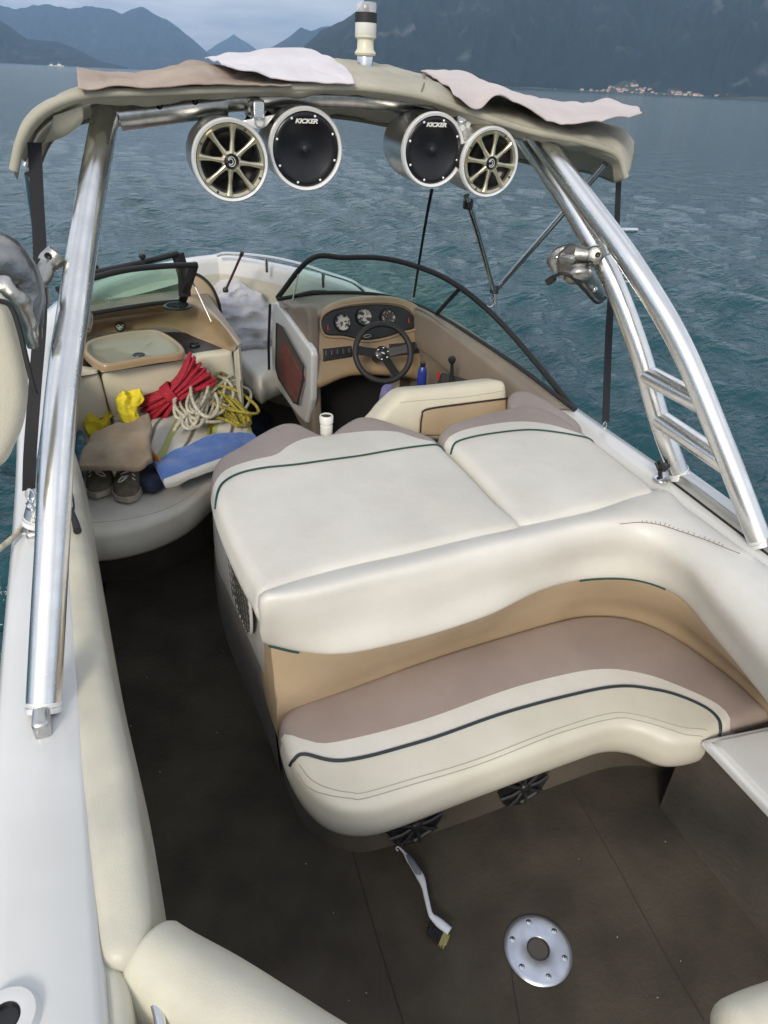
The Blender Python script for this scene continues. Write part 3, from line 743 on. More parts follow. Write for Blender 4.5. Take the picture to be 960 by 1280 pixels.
cushion('back_panel', Plane(hp.pt(0, 0, .012), hp.U, hp.V), [(524, 545), (525, 522), (532, 510), (580, 503), (633, 497), (634, 520), (634, 545)], [tan_v], hs, r=.01, thick=.03, puff=.004, smooth=False, step=.03)
obj('edge_trim', tube(cr([hp.pt(*hp.uv(a, b), .016) for a, b in ((523, 540), (525, 520), (532, 511), (580, 504), (634, 497))], 6), .004, 6), blackr, hs)

# --- port side bolsters
b1 = cushion('side_bolster', ZP(.80), [(88, 545), (100, 610), (113, 690), (131, 800), (148, 880), (163, 950), (177, 1040), (186, 1120), (184, 1162), (168, 1192), (146, 1203), (119, 1192), (106, 1110), (95, 1020), (88, 960), (82, 860), (76, 760), (70, 640), (70, 560)], [side_v], r=.035, thick=.42, puff=.012, n=4, step=.045, bulge=.01,
    pipes=[('stitching', [(122, 1186), (112, 1100), (101, 1010), (93, 930), (86, 840), (82, 760)], stitch, .0015)])
tag(b1, 'long cream padded side bolster along the port gunwale', 'bolster')
b2 = cushion('stern_bolster', ZP(.78), [(120, 1200), (135, 1193), (152, 1205), (161, 1230), (166, 1300), (172, 1420), (130, 1420), (124, 1290)], [side_v], r=.03, thick=.4, puff=.01, n=4, step=.03, pipes=[('stitching', [(122, 1202), (128, 1240), (131, 1300)], stitch, .0015)])
tag(b2, 'short narrow cream bolster in the port stern corner beside the grab handle', 'bolster')
def aft_roll(path, label, rr=.075):
    P_ = cr(path, 8); k = len(P_)
    rad = [rr*math.sqrt(max(.03, 1-(1-min(1, i/4))**2)) if i < 4 else rr for i in range(k)]
    rad = [min(a, rr*math.sqrt(max(.03, 1-(1-min(1, (k-1-i)/4))**2))) for i, a in enumerate(rad)]
    o = obj('seat_back_roll', tube(P_, rad, 24, sx=1.25), side_v, None); tag(o, label, 'seat roll', 'padded rolls of the stern seat'); return o
ar = aft_roll([Z(176, 1200, .70)+Vector((0, 0, 0)), Z(210, 1224, .70), Z(275, 1262, .70), Z(350, 1312, .70), Z(420, 1358, .70), Z(590, 1455, .70)], 'large cream padded roll crossing the bottom left of the picture', .074)
aft_roll([Z(900, 1300, .55), Z(945, 1278, .55), Z(990, 1262, .55), Z(1080, 1230, .55)], 'cream padded roll just showing in the bottom right corner', .05)
obj('piping', tube(cr([Z(205, 1262, .70), Z(240, 1290, .70), Z(330, 1330, .7)], 6), .006, 6), greenp, ar)
# grab handle
gh = obj('grab_handle', tube(cr([Z(161, 1228, .74), Z(175, 1233, .75), Z(192, 1250, .75), Z(200, 1275, .75), Z(203, 1310, .74), Z(200, 1340, .7)], 8), .009, 12), steel, None)
tag(gh, 'curved stainless grab handle beside the stern corner bolster', 'handle')
# deck cup / fitting at the bottom left
c = Z(6, 1274, zs(0)+.013)
dc = thing('deck_socket', 'round dark socket with white moulded collar in the port deck', 'deck socket', c)
obj('collar', lathe([(.050, -.012), (.042, .003), (.030, .005), (.022, .004), (.020, 0)], c, (0, 0, 1), 40), gel, dc)
obj('cup', lathe([(.021, .005), (.019, .002), (.018, -.004), (.0, -.006)], c, (0, 0, 1), 32), blackp, dc)

# --- port forward seat and its back panels, with sink above
pseat = thing('port_seat', 'cream port seat with curved front edge and two back panels, carrying the towels and shoes', 'seat', Z(190, 600, .3))
ps = cushion('seat_cushion', ZP(.42), [(70, 560), (110, 530), (200, 500), (285, 470), (303, 500), (309, 550), (290, 582), (262, 608), (235, 632), (200, 650), (160, 662), (118, 668), (95, 660)], [mat('grey_white_vinyl', (.66, .64, .57), .4, col2=(.57, .55, .48), ns=5, bump=.25, bs=350, bump2=.3, bs2=6)], pseat, r=.03, thick=.14, puff=.008, n=4, bulge=.008,
   pipes=[('stitching', [(108, 655), (150, 651), (200, 640), (240, 618), (268, 592)], stitch, .0012)])
obj('port_seat_base', patch([[Z(x, y, .0)+Vector((0, .06, 0)) for x, y in ((70, 760), (118, 740), (190, 730), (262, 690), (300, 650), (345, 600))], [Z(x, y, .32)+Vector((0, .06, 0)) for x, y in ((70, 690), (118, 690), (190, 678), (262, 638), (300, 600), (345, 560))]], 30, 4), carpet_l, boat)
A0 = Z(92, 470, .75); A1 = Z(292, 439, .75); bpn = Plane(Vector((A0.x, A0.y, 0)), (A1-A0), (0, 0, 1))
if (CAM-bpn.o).dot(bpn.W) < 0: bpn = Plane(Vector((A1.x, A1.y, 0)), (A0-A1), (0, 0, 1))
w1 = cushion('back_panel', bpn, [(78, 475), (118, 464), (124, 466), (138, 520), (146, 570), (120, 590), (60, 600)], [cream_v], pseat, r=.02, thick=.07, puff=.012, n=3, step=.04)
w2 = cushion('back_panel', bpn, [(127, 466), (134, 462), (200, 453), (285, 440), (291, 442), (297, 480), (303, 530), (300, 560), (150, 575), (142, 530)], [cream_v], pseat, r=.02, thick=.07, puff=.012, n=3, step=.04)
def sink():
    root = boat
    # counter: dark tray, tan surround rising to the windshield
    ctr = obj('galley_tray', patch([[Z(x, y, .745) for x, y in ((80, 478), (130, 466), (200, 455), (295, 438))], [Z(x, y, .75) for x, y in ((80, 440), (140, 425), (215, 415), (275, 424))]], 20, 4), mat('black_tray', (.014, .013, .016), .3, col2=(.022, .02, .022), ns=10), boat)
    sur = patch([[Z(x, y, .75) for x, y in ((70, 450), (100, 424), (150, 414), (210, 409), (245, 422), (280, 436), (292, 440))],
                 [Z(x, y, .80) for x, y in ((70, 420), (105, 404), (150, 396), (205, 391), (250, 403), (285, 428), (294, 437))],
                 [Z(x, y, .875) for x, y in ((70, 410), (108, 398), (150, 390), (200, 383), (245, 382), (275, 405), (296, 433))],
                 [Z(x, y, .885) for x, y in ((70, 400), (106, 392), (150, 384), (195, 378), (240, 372), (268, 392), (300, 430))]], 50, 6)
    obj('galley_surround', sur, tan_gel, boat)
    topm = patch([[Z(x, y, .885) for x, y in ((70, 400), (106, 392), (150, 384), (195, 378), (240, 372), (268, 392), (300, 430))],
                  [Z(x, y, .89) for x, y in ((70, 385), (106, 378), (150, 372), (200, 366), (250, 362), (268, 380), (303, 428))]], 50, 4)
    obj('dash_top_port', topm, grey_tan, boat)
    # white wall falling from the counter edge into the walkway
    obj('galley_end_panel', patch([[Z(292, 440, .80), Z(297, 436, .86), Z(301, 429, .885)], [Z(292, 440, .80)+Vector((0, 0, -.4)), Z(297, 436, .86)+Vector((0, 0, -.5)), Z(301, 429, .885)+Vector((.0, 0.05, -.5))], [Z(292, 440, .80)+Vector((0, 0, -.8)), Z(297, 436, .86)+Vector((0, 0, -.86)), Z(301, 429, .885)+Vector((.0, 0.05, -.88))]], 8, 3), cream_v, boat)
    # basin
    out = [(103, 436), (112, 424), (150, 415), (190, 411), (205, 415), (220, 424), (230, 434), (226, 441), (190, 446), (145, 454), (125, 455), (110, 446)]
    P_ = ZP(.81); uv = [P_.uv(*q) for q in out]; O = cr([(a, b, 0) for a, b in uv], 6, closed=True); cc = sum(O, Vector())/len(O)
    mb = MB(); k = len(O); rings = [(1.0, -.035), (1.0, -.012), (.985, -.003), (.965, 0), (.92, 0), (.90, -.003), (.88, -.012), (.83, -.026), (.6, -.034), (.3, -.040), (.02, -.042)]
    v = []
    for s_, h in rings: v += [P_.pt(cc.x+(p.x-cc.x)*s_, cc.y+(p.y-cc.y)*s_, h) for p in O]
    f = [(i*k+j, i*k+(j+1) % k, (i+1)*k+(j+1) % k, (i+1)*k+j) for i in range(len(rings)-1) for j in range(k)]
    ms = [0 if i < 5 else 1 for i in range(len(rings)-1) for j in range(k)]
    bs = obj('sink_basin', MB().add(v, f, ms), [tan_gel, sinkm], boat)
    dc_ = P_.hit(172, 434)+Vector((0, 0, -.040))
    obj('drain', lathe([(.030, 0), (.028, .004), (.02, .004), (.018, .001), (0, .001)], dc_, (0, 0, 1), 24), blackp, bs)
    # oval badge on the surround
    c = Z(150, 408, .79); bd = obj('badge', lathe([(0, .004), (.022, .003), (.028, 0), (.030, -.006)], c, (-.2, -.8, .6), 24), blackp, boat)
    bd.scale = (1, 1, 1)
    ln = MB()
    n_ = Vector((-.2, -.8, .6)).normalized(); u_ = Vector((1, -.25, 0)).normalized(); w_ = n_.cross(u_)
    for a, b in (((-.02, -.004), (-.004, .006)), ((-.004, .006), (.004, -.005)), ((.004, -.005), (.02, .006)), ((-.016, -.010), (.016, -.008))):
        tube([c+n_*.006+u_*a[0]+w_*a[1], c+n_*.006+u_*b[0]+w_*b[1]], .0018, 5, mb=ln)
    obj('emblem', ln, cream_p, bd)
    # holders in the tray
    for px, py in ((243, 431), (100, 462)):
        c = Z(px, py, .752); obj('tray_holder', lathe([(.03, 0), (.028, .006), (.024, .006), (.022, -.01), (0, -.012)], c, (0, 0, 1), 24), blackp, boat)
    c = Z(222, 384, .895)
    sp = thing('deck_speaker', 'round black speaker grille lying on the port dash top', 'speaker', c)
    obj('rim', lathe([(.075, 0), (.075, .010), (.068, .014), (.060, .012), (.058, .004), (0, .002)], c, (0, 0, 1), 36), blackp, sp)
    g = MB()
    for k in range(6):
        a = k*math.pi/6; tube([c+Vector((math.cos(a)*.06, math.sin(a)*.06, .011)), c+Vector((-math.cos(a)*.06, -math.sin(a)*.06, .011))], .003, 5, mb=g)
    for r_ in (.02, .04): tube([c+Vector((math.cos(t)*r_, math.sin(t)*r_, .011)) for t in np.linspace(0, 6.28, 25)[:-1]], .0025, 5, closed=True, mb=g)
    obj('grille', g, blackr, sp)
sink()

# --- bow: coaming, seats, cover, rail
def bow():
    bws = thing('bow_lounge', 'white bow seat with small tan arched backrest, seen through the walkway', 'seat', Z(300, 430, .4))
    bs_ = cushion('seat_cushion', ZP(.50), [(232, 392), (262, 388), (300, 395), (352, 420), (372, 452), (335, 470), (322, 474), (300, 450), (280, 425), (255, 408)], [white_v], bws, r=.04, thick=.16, puff=.01, n=4, step=.05, bulge=.01)
    # lining of the bow above the seats
    # tan padded backrest
    tb = Plane(Yp(252, 370, 4.25), (1, -.1, 0), (0, .2, 1))
    b_ = cushion('backrest', tb, [(233, 392), (233, 348), (240, 343), (252, 347), (265, 360), (273, 378), (276, 395), (255, 398)], [tan_v], bws, r=.015, thick=.06, puff=.01, n=4, step=.03)
    obj('edging', tube(cr([tb.pt(*tb.uv(x, y), .0) for x, y in ((234, 346), (240, 342), (252, 346), (265, 359), (273, 377), (276, 392))], 6), .009, 6), blackr, b_)
    # grey cover heap
    def heap(a, b):
        return 0
    hm = MB(); n = 110; rows = []
    out = [(262, 404), (275, 372), (300, 355), (320, 352), (345, 358), (380, 372), (385, 410), (372, 440), (345, 432), (315, 420)]
    P_ = ZP(.52); uv = [P_.uv(*q) for q in out]
    # plan ellipse of the heap
    c0 = Z(318, 410, .55); 
    for i in range(46):
        ph = i/45*math.pi/2; ring = []
        for j in range(n):
            th = 2*math.pi*j/n; R1 = (.47+.05*math.sin(3*th+1))*math.cos(ph)**.85; R2 = (.48)*math.cos(ph)**.85
            h = .29*math.sin(ph)**1.1*(1-.15*math.cos(th-.3))
            p = Vector((R1*math.cos(th), R2*math.sin(th), h))
            q_ = c0+Vector((-.03, .20, -.06))+p
            nz = mn.ridged_multi_fractal(Vector((q_.x*3.4+q_.y*1.5, q_.y*2.2, q_.z*4.2))+Vector((3, 0, 0)), 1.0, 2.3, 4, 1.0, 2.0)
            q_ += Vector((p.x, p.y, p.z+.1)).normalized()*((nz-1.0)*.085)
            ring.append(q_)
        rows.append(ring)
    v = [p for r_ in rows for p in r_]; f = [(i*n+j, i*n+(j+1) % n, (i+1)*n+(j+1) % n, (i+1)*n+j) for i in range(45) for j in range(n)]
    hp_ = obj('boat_cover', MB().add(v, f), greycov, None); tag(hp_, 'crumpled grey boat cover heaped on the bow seat', 'cover')
    # bow rails
    for s_ in (1,):
        pts = [Z(272, 319, .98), Z(285, 317, 1.0), Z(330, 321, 1.02), Z(370, 329, 1.02), Z(410, 342, 1.0), Z(440, 352, .98), Z(456, 364, .93)]
        rl = thing('bow_rail', 'low stainless bow rail on the starboard side of the bow', 'rail', pts[0])
        obj('rail_tube', tube(cr(pts, 8), .012, 10), steel, rl)
        for px, py in ((333, 322), (404, 340)):
            a = Z(px, py, 1.015); obj('stanchion', tube([a, a+Vector((.0, 0, -.09))], .011, 10), steel, rl)
    obj('deck_pipe', tube(cr([Z(228, 337, .95), Z(235, 331, 1.0), Z(243, 327, 1.0)], 4), .008, 8), steel, boat)
    # thin dark red pole standing in the bow
    a = Z(302, 318, 1.06); b = Z(282, 363, .80)
    pr = thing('bow_pole', 'thin dark red and black pole leaning in the bow', 'pole', b)
    obj('shaft', tube([b, a], .008, 8), mat('maroon_shaft', (.07, .02, .03), .4), pr); obj('tip', tube([a-(a-b)*.03, a+(a-b)*.05], .012, 8), blackp, pr); obj('foot', lathe([(.018, -.01), (.018, .01), (.01, .02)], b, (0, 0, 1), 12, caps=True), blackp, pr)
bow()
# bow wall: cream lining standing between deck and seat is part of side_lining; inner bow floor wall
# --- windshields
WT = []
def windshield():
    root = thing('windshield', 'black framed curved windshield with green tinted glass at the helm', 'windshield', Yp(540, 390, 3.6))
    A = [(347, 372, 3.95), (388, 324, 3.72), (430, 322, 3.70), (480, 323, 3.62), (530, 336, 3.45), (572, 357, 3.25), (620, 397, 3.0), (670, 453, 2.65), (718, 512, 2.29)]
    T = [Yp(*q) for q in A]
    Bt = [Z(347, 374, .94), Z(400, 366, .935), Z(470, 368, .93), Z(520, 381, .92), Z(560, 401, .905), Z(640, 453, .87), Z(718, 512, .835)]
    Tc = cr(T, 8); Bc = cr(Bt, 8)
    frm = obj('frame', tube(Tc, .0145, 10, up=(0, -1, .3)), blackr, root)
    obj('bottom_seal', tube(Bc, .011, 8), blackr, root)
    obj('glass_pane', patch([T[1:], [t.lerp(b, .5) for t, b in zip(resamp(cr(T[1:], 8), 20), resamp(Bc, 20))], Bt], 40, 4), glass, root)
    obj('mullion', tube([Yp(575, 360, 3.24), Z(545, 393, .91)], .011, 8), blackr, root)
    # wiper / dark strip and the stay rod
    obj('wiper', tube(cr([Z(372, 369, .95), Z(390, 365, .965), Z(408, 365, .965)], 6), .010, 6), blackp, root)
    obj('stay_rod', tube([Yp(373, 343, 3.74), Yp(361, 397, 3.75)], .0045, 8), brushed, root)
    # port
    rp = thing('windshield', 'black framed port windshield above the sink', 'windshield', Z(150, 385, .89))
    obj('foredeck_pad', patch([[Z(90, 392, .84), Z(130, 378, .86), Z(180, 366, .86), Z(232, 352, .86)], [Z(90, 372, .87), Z(130, 360, .88), Z(180, 350, .88), Z(236, 342, .87)], [Z(90, 352, .90), Z(130, 342, .91), Z(180, 335, .92), Z(245, 330, .93)]], 20, 5), white_v, boat)
    Tt = [Yp(72, 362, 3.25), Yp(107, 350, 3.35), Yp(155, 338, 3.45), Yp(200, 333, 3.55), Yp(246, 331, 3.62)]
    Bb = [Z(72, 404, .895), Z(105, 394, .895), Z(150, 386, .895), Z(190, 380, .895), Z(228, 376, .895)]
    obj('frame', tube(cr(Tt, 6), .014, 10), blackr, rp); obj('bottom_seal', tube(cr(Bb, 6), .012, 8), blackr, rp)
    obj('glass_pane', patch([Tt, [a.lerp(b, .5) for a, b in zip(Tt, Bb)], Bb], 24, 4), glass, rp)
    obj('post', tube([Yp(243, 331, 3.62), Yp(236, 352, 3.63), Z(228, 377, .895)], .022, 8, sy=.5), blackr, rp)
    # centre pane swung open behind it
    rc = thing('open_windshield_pane', 'hinged centre windshield pane folded open behind the port windshield', 'windshield', Z(200, 360, .95))
    Tq = [Yp(96, 348, 3.6), Yp(113, 342, 3.65), Yp(170, 330, 3.75), Yp(222, 317, 3.85)]; Bq = [Yp(96, 385, 3.6), Yp(113, 382, 3.65), Yp(170, 372, 3.75), Yp(222, 366, 3.85)]
    obj('frame', tube(cr(Tq, 5), .015, 8), blackr, rc)
    obj('glass_pane', patch([Tq, Bq], 16, 4), glass, rc)
    obj('hinge_post', tube([Yp(222, 317, 3.85), Yp(230, 345, 3.85), Yp(231, 370, 3.85)], .032, 8, sy=.4), blackr, rc)
    for px, py in ((119, 336), (178, 322)):
        a = Yp(px, py, 3.72); kb = obj('latch_knob', tube([a+Vector((0, 0, -.05)), a+Vector((0, 0, 0))], .008, 8), blackp, rc); obj('knob', lathe([(0, .022), (.014, .018), (.018, .006), (.012, -.006), (0, -.01)], a, (0, 0, 1), 14), blackp, kb)
    obj('stay_rod', tube([Yp(240, 350, 3.7), Yp(264, 402, 3.6)], .0045, 8), brushed, rp)
windshield()

# --- helm console
dp = Plane(Yp(460, 402, 3.55), (1, .06, 0), (0, .36, .93))
def helm():
    # top of the console
    R0 = [Z(347, 375, .93), Z(400, 367, .925), Z(470, 369, .92), Z(520, 382, .915), Z(560, 402, .90), Z(640, 455, .865), Z(716, 513, .83)]
    R1 = [Z(350, 385, .925), Z(398, 385, .925)+Vector((0, 0, 0)), Z(465, 374, .925), Z(522, 386, .92), Z(556, 408, .90), Z(625, 458, .86), Z(690, 512, .83)]
    obj('console_top', patch([R0, [a.lerp(b, .5)+Vector((0, 0, .006)) for a, b in zip(R0, R1)], R1], 50, 5), grey_tan, boat)
    # dash face
    face = cushion('dash_face', dp, [(396, 485), (394, 450), (396, 410), (404, 388), (425, 375), (462, 369), (500, 371), (528, 384), (548, 405), (562, 435), (566, 465), (545, 478), (500, 470), (440, 470)], [tan_gel], boat, r=.03, thick=.16, puff=.0, n=5, step=.04, wr=.002)
    pc = Plane(dp.pt(0, 0, .006), dp.U, dp.V)
    cl = cushion('instrument_cluster', pc, [(401, 404), (408, 392), (430, 384), (470, 380), (503, 384), (520, 398), (518, 410), (505, 414), (480, 422), (455, 425), (430, 420), (408, 418)], [blackp], boat, r=.008, thick=.02, puff=-.004, n=5, step=.02, wr=0)
    obj('surround', tube([pc.pt(p.x, p.y, .004) for p in cr([(*pc.uv(a, b), 0) for a, b in [(400, 404), (407, 391), (430, 382), (470, 378), (504, 382), (522, 398), (520, 411), (505, 416), (480, 424), (455, 427), (430, 422), (407, 420)]], 5, closed=True)], .006, 8, closed=True), tan_gel, cl)
    for (px, py, rr, dark) in ((428, 403, .047, 0), (455, 396, .047, 0), (485, 397, .047, 1)):
        c = pc.hit(px, py)+pc.W*.004
        g = obj('gauge', lathe([(0, .003), (rr*.88, .003), (rr*.9, .004)], c, pc.W, 32), gauged if dark else gaugem, cl)
        obj('bezel', lathe([(rr*.88, .003), (rr*.9, .010), (rr, .010), (rr*1.08, 0)], c, pc.W, 32), blackp, g)
        obj('needle', tube([c+pc.W*.005, c+pc.W*.005+(pc.U*-.7+pc.V*(.5 if dark else -.2)).normalized()*rr*.7], .0014, 5), redlamp if dark else blackp, g)
        tk = MB()
        for k in range(11):
            a = math.radians(-130+26*k); d = pc.U*math.sin(a)+pc.V*math.cos(a); tube([c+pc.W*.0045+d*rr*.68, c+pc.W*.0045+d*rr*.82], .0012, 4, mb=tk)
        obj('dial_marks', tk, plast_w if dark else blackp, g)
    for px, py in ((410, 410), (511, 401)):
        c = pc.hit(px, py)+pc.W*.003; mb = MB(); tube([c-pc.V*.012-pc.U*.004, c+pc.V*.014], .003, 5, mb=mb); tube([c-pc.V*.010+pc.U*.006, c+pc.V*.004-pc.U*.004], .0025, 5, mb=mb); obj('warning_mark', mb, redlamp, cl)
    # oval maker's plate
    c = pc.hit(459, 420)+pc.W*.002; b = obj('oval_badge', tube([c+pc.U*.022*math.cos(t)+pc.V*.007*math.sin(t) for t in np.linspace(0, 6.283, 21)[:-1]], .0012, 5, closed=True), cream_p, cl)
    # switch strips
    for x0, x1, ya in ((404, 440, 440), (487, 534, 434)):
        o_ = cushion('switch_panel', pc, [(x0, ya-4), (x1, ya-8), (x1+1, ya+6), (x0, ya+12)], [blackp], boat, r=.004, thick=.02, puff=0, smooth=False, step=.02, wr=0)
        nsw = 5
        for k in range(nsw):
            px = x0+(x1-x0)*(k+.5)/nsw; c = pc.hit(px, ya+1.5-k*.8)+pc.W*.004
            obj('rocker_switch', box(c, (.014, .030, .010), rot=frame_rot(pc.U, pc.V, pc.W)), mat('dark_grey_plastic', (.035, .035, .038), .3), o_, bevel=.003, smooth=False)
    # left flank of the console and footwell
    fw = Yp(470, 500, 3.6)
    obj('footwell', box((1.42, 3.75, .33), (.80, .05, .62)), blackr, boat, smooth=False)
    obj('footwell_mat', box((1.36, 3.2, .012), (.72, 1.0, .02)), mat('black_mat', (.010, .010, .011), .9, bump=.5, bs=300), boat, smooth=False)
    # starboard side trim
    ys_ = [2.28, 2.45, 2.65, 2.85, 3.1, 3.35, 3.6, 3.75]; hb_ = lambda y: CX+float(np.interp(y, YS, HB))
    Ta = [Vector((hb_(y)-float(np.interp(y, [2.3, 2.5, 2.9], [.14, .10, .035])), y, zs(y)+.016)) for y in ys_]
    sc_ = lambda y: float(np.interp(y, [3.15, 3.55], [1, .85]))
    Tb = [Vector((hb_(y)-.148*sc_(y), y, zs(y)+.020)) for y in ys_]
    Tc_ = [Vector((hb_(y)-.172*sc_(y), y, zs(y)-.02)) for y in ys_]
    Td = [Vector((hb_(y)-.19*sc_(y), y, zs(y)-.16)) for y in ys_]; Te = [Vector((hb_(y)-.17*sc_(y), y, zs(y)-.24)) for y in ys_]; Tf = [Vector((hb_(y)-.175*sc_(y), y, .05)) for y in ys_]
    obj('side_trim', patch([Ta, Tb, Tc_, Td, Te, Tf], 40, 5), grey_tan, boat)
    arm = cushion('arm_rest', ZP(.84), [(636, 492), (648, 487), (668, 490), (700, 508), (728, 530), (720, 545), (690, 525), (660, 515), (640, 510)], [taupe_v], boat, r=.03, thick=.2, puff=.01, n=4, step=.03)
helm()
# steering wheel
def wheel():
    c = Yp(479, 441, 3.30); W = Vector((-.12, -.86, .48)).normalized(); U = Vector((0, 0, 1)).cross(W).normalized(); V = W.cross(U)
    root = thing('steering_wheel', 'black three-spoke steering wheel in front of the gauges', 'steering wheel', c)
    R1 = .150
    obj('rim', tube([c+U*R1*math.cos(t)+V*R1*math.sin(t) for t in np.linspace(0, 2*math.pi, 65)[:-1]], .0155, 14, closed=True), blackr, root)
    for a in (math.radians(8), math.radians(172), math.radians(-62)):
        d = U*math.cos(a)+V*math.sin(a); s_ = W.cross(d)
        mb = MB(); prof = [(0.02, .020), (.05, .024), (.10, .022), (.145, .026)]
        v = []
        for r_, w_ in prof:
            h = -.026*(1-r_/.15)
            v += [c+d*r_+s_*w_+W*h, c+d*r_-s_*w_+W*h, c+d*r_-s_*w_+W*(h-.006), c+d*r_+s_*w_+W*(h-.006)]
        f = [(i*4+j, i*4+(j+1) % 4, (i+1)*4+(j+1) % 4, (i+1)*4+j) for i in range(3) for j in range(4)]+[(0, 1, 2, 3), (12, 15, 14, 13)]
        obj('spoke', mb.add(v, f), mat('black_anodised', (.015, .015, .016), .35, .4), root, smooth=False, bevel=.002)
    h = obj('hub', lathe([(0, .004), (.017, .004), (.021, 0), (.038, -.004), (.041, -.012), (.03, -.05), (.03, -.14)], c-W*.012, W, 32), blackp, root)
    obj('hub_badge', lathe([(0, .0045), (.013, .0045), (.014, .002)], c-W*.011, W, 24), blackr, h)
    obj('hub_mark', box(c-W*.004, (.018, .005, .002), rot=frame_rot(U, V, W) @ Matrix.Rotation(-.4, 3, 'Z')), ringm, h, smooth=False)
    for k in range(6):
        a = k*math.pi/3+.3; obj('hub_bolt', lathe([(0, .004), (.0045, .003), (.005, -.003)], c-W*.014+(U*math.cos(a)+V*math.sin(a))*.031, W, 12), steel, h)
wheel()
# throttle
def throttle():
    b = Yp(565, 482, 2.95); t = Yp(565, 450, 2.92)
    root = thing('throttle_lever', 'black throttle lever with round knob on the starboard side trim', 'throttle', b)
    obj('lever', tube([b+Vector((-.03, -.05, -.02)), b.lerp(t, .6), t], [.016, .009, .007], 10), blackp, root)
    obj('knob', lathe([(0, .022), (.014, .018), (.020, .004), (.016, -.012), (.008, -.018)], t, (t-b), 20), blackp, root)
    pr = Plane(b, (.5, -.8, .0), (.4, .3, .8))
    obj('base_plate', box(b+Vector((.01, .02, -.03)), (.02, .18, .14), rot=frame_rot(pr.W, pr.U, pr.V)), blackr, root, bevel=.01, smooth=False)
    o = obj('red_tag', box(Yp(548, 470, 3.0), (.012, .004, .045)), redlamp, boat, smooth=False)
throttle()
# blue bottle hanging near the helm, lavender cloth
c = Yp(527, 476, 3.1)
bt = thing('spray_bottle', 'slim dark blue bottle standing right of the steering wheel', 'bottle', c)
obj('bottle_body', lathe([(0, -.06), (.022, -.06), (.024, -.05), (.024, .05), (.018, .07), (.012, .08)], c, (0, 0, 1), 20), bluebot, bt); obj('cap', lathe([(.014, .078), (.014, .10), (0, .102)], c, (0, 0, 1), 16), blackp, bt)
def crumple(name, plane, outline, m, label, cat, amp=.03, th=.03, parent=None, step=.018, freq=11, r=.02, rg=(), mats=None, seed=0):
    o = cushion(name, plane, outline, mats or [m], parent, r=r, thick=th, puff=.01, n=4, step=step, wr=0, hfun=lambda a, b: amp*(mn.ridged_multi_fractal(Vector((a*freq, b*freq, seed)), 1, 2, 4, 1, 2)-1.0), regions=rg)
    if parent is None: tag(o, label, cat)
    return o
crumple('lavender_cloth', Plane(Yp(487, 500, 2.95), (1, 0, 0), (0, .5, .9)), [(478, 485), (490, 480), (498, 490), (500, 510), (492, 525), (476, 522)], purple, 'lavender cloth lying in the helm footwell behind the wheel', 'cloth', .012)

# --- walkway door panel (helm console end) with net and red bag
def walk_panel():
    P_ = Plane(Z(345, 378, .93), (.20, -1, 0), (0, 0, 1))
    if (CAM-P_.o).dot(P_.W) < 0: P_ = Plane(P_.o, -P_.U, P_.V)
    root = boat
    pn = cushion('walkway_panel', P_, [(341, 378), (346, 378), (365, 405), (388, 437), (390, 445), (389, 500), (382, 530), (372, 520), (340, 478), (339, 430)], [gel], boat, r=.015, thick=.04, puff=0, smooth=False, step=.03, wr=0)
    Pb = Plane(P_.pt(0, 0, -.02), P_.U, P_.V); fl = [(349, 383), (366, 382), (383, 385), (387, 430), (389, 480), (392, 560), (382, 545), (352, 480)]
    cushion('console_flank', Pb, fl, [grey_tan], boat, r=.02, thick=.06, puff=0, n=3, step=.05)
    P2 = Plane(P_.pt(0, 0, .008), P_.U, P_.V)
    hole = [(346, 404), (352, 409), (379, 458), (378, 478), (372, 505), (367, 503), (349, 474), (345, 460)]
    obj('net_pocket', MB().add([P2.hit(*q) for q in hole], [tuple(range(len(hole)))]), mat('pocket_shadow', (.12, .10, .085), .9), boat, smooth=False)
    bag = cushion('red_bag', Plane(P_.pt(0, 0, .018), P_.U, P_.V), [(352, 430), (358, 435), (376, 468), (376, 480), (370, 502), (366, 500), (349, 472), (348, 462)], [redthing], None, r=.008, thick=.02, puff=.006, n=3, step=.012, wr=.006)
    tag(bag, 'red bag held behind the net of the walkway panel', 'bag')
    nm = MB(); P3 = Plane(P_.pt(0, 0, .03), P_.U, P_.V); ring = [P3.uv(*q) for q in hole]
    us = [a for a, b in ring]; vs = [b for a, b in ring]; s_ = .014
    for sg in (1, -1):
        for i in range(-80, 80):
            seg = []
            for t in np.linspace(min(us), max(us), 50):
                vv = min(vs)+sg*(t-min(us))*.8+i*s_
                if inside([(t, vv)], ring)[0]: seg.append(P3.pt(t, vv))
                else:
                    if len(seg) > 1: tube(seg, .0011, 4, mb=nm)
                    seg = []
            if len(seg) > 1: tube(seg, .0011, 4, mb=nm)
    obj('pocket_net', nm, rednet, boat)
    obj('pocket_rim', tube([P3.hit(*q) for q in hole], .006, 6, closed=True), netm, boat)
    e = [P_.pt(*P_.uv(x, y), .012) for x, y in ((340, 380), (338, 430), (339, 478))]
    obj('door_gasket', tube(e, .008, 6), blackr, boat)
    # dark gear lying in the walkway
    crumple('dark_bag', ZP(.05), [(305, 520), (325, 512), (338, 520), (335, 545), (318, 552)], navy_c, 'dark blue bag on the walkway floor behind the ropes', 'bag', .02, .06)
walk_panel()

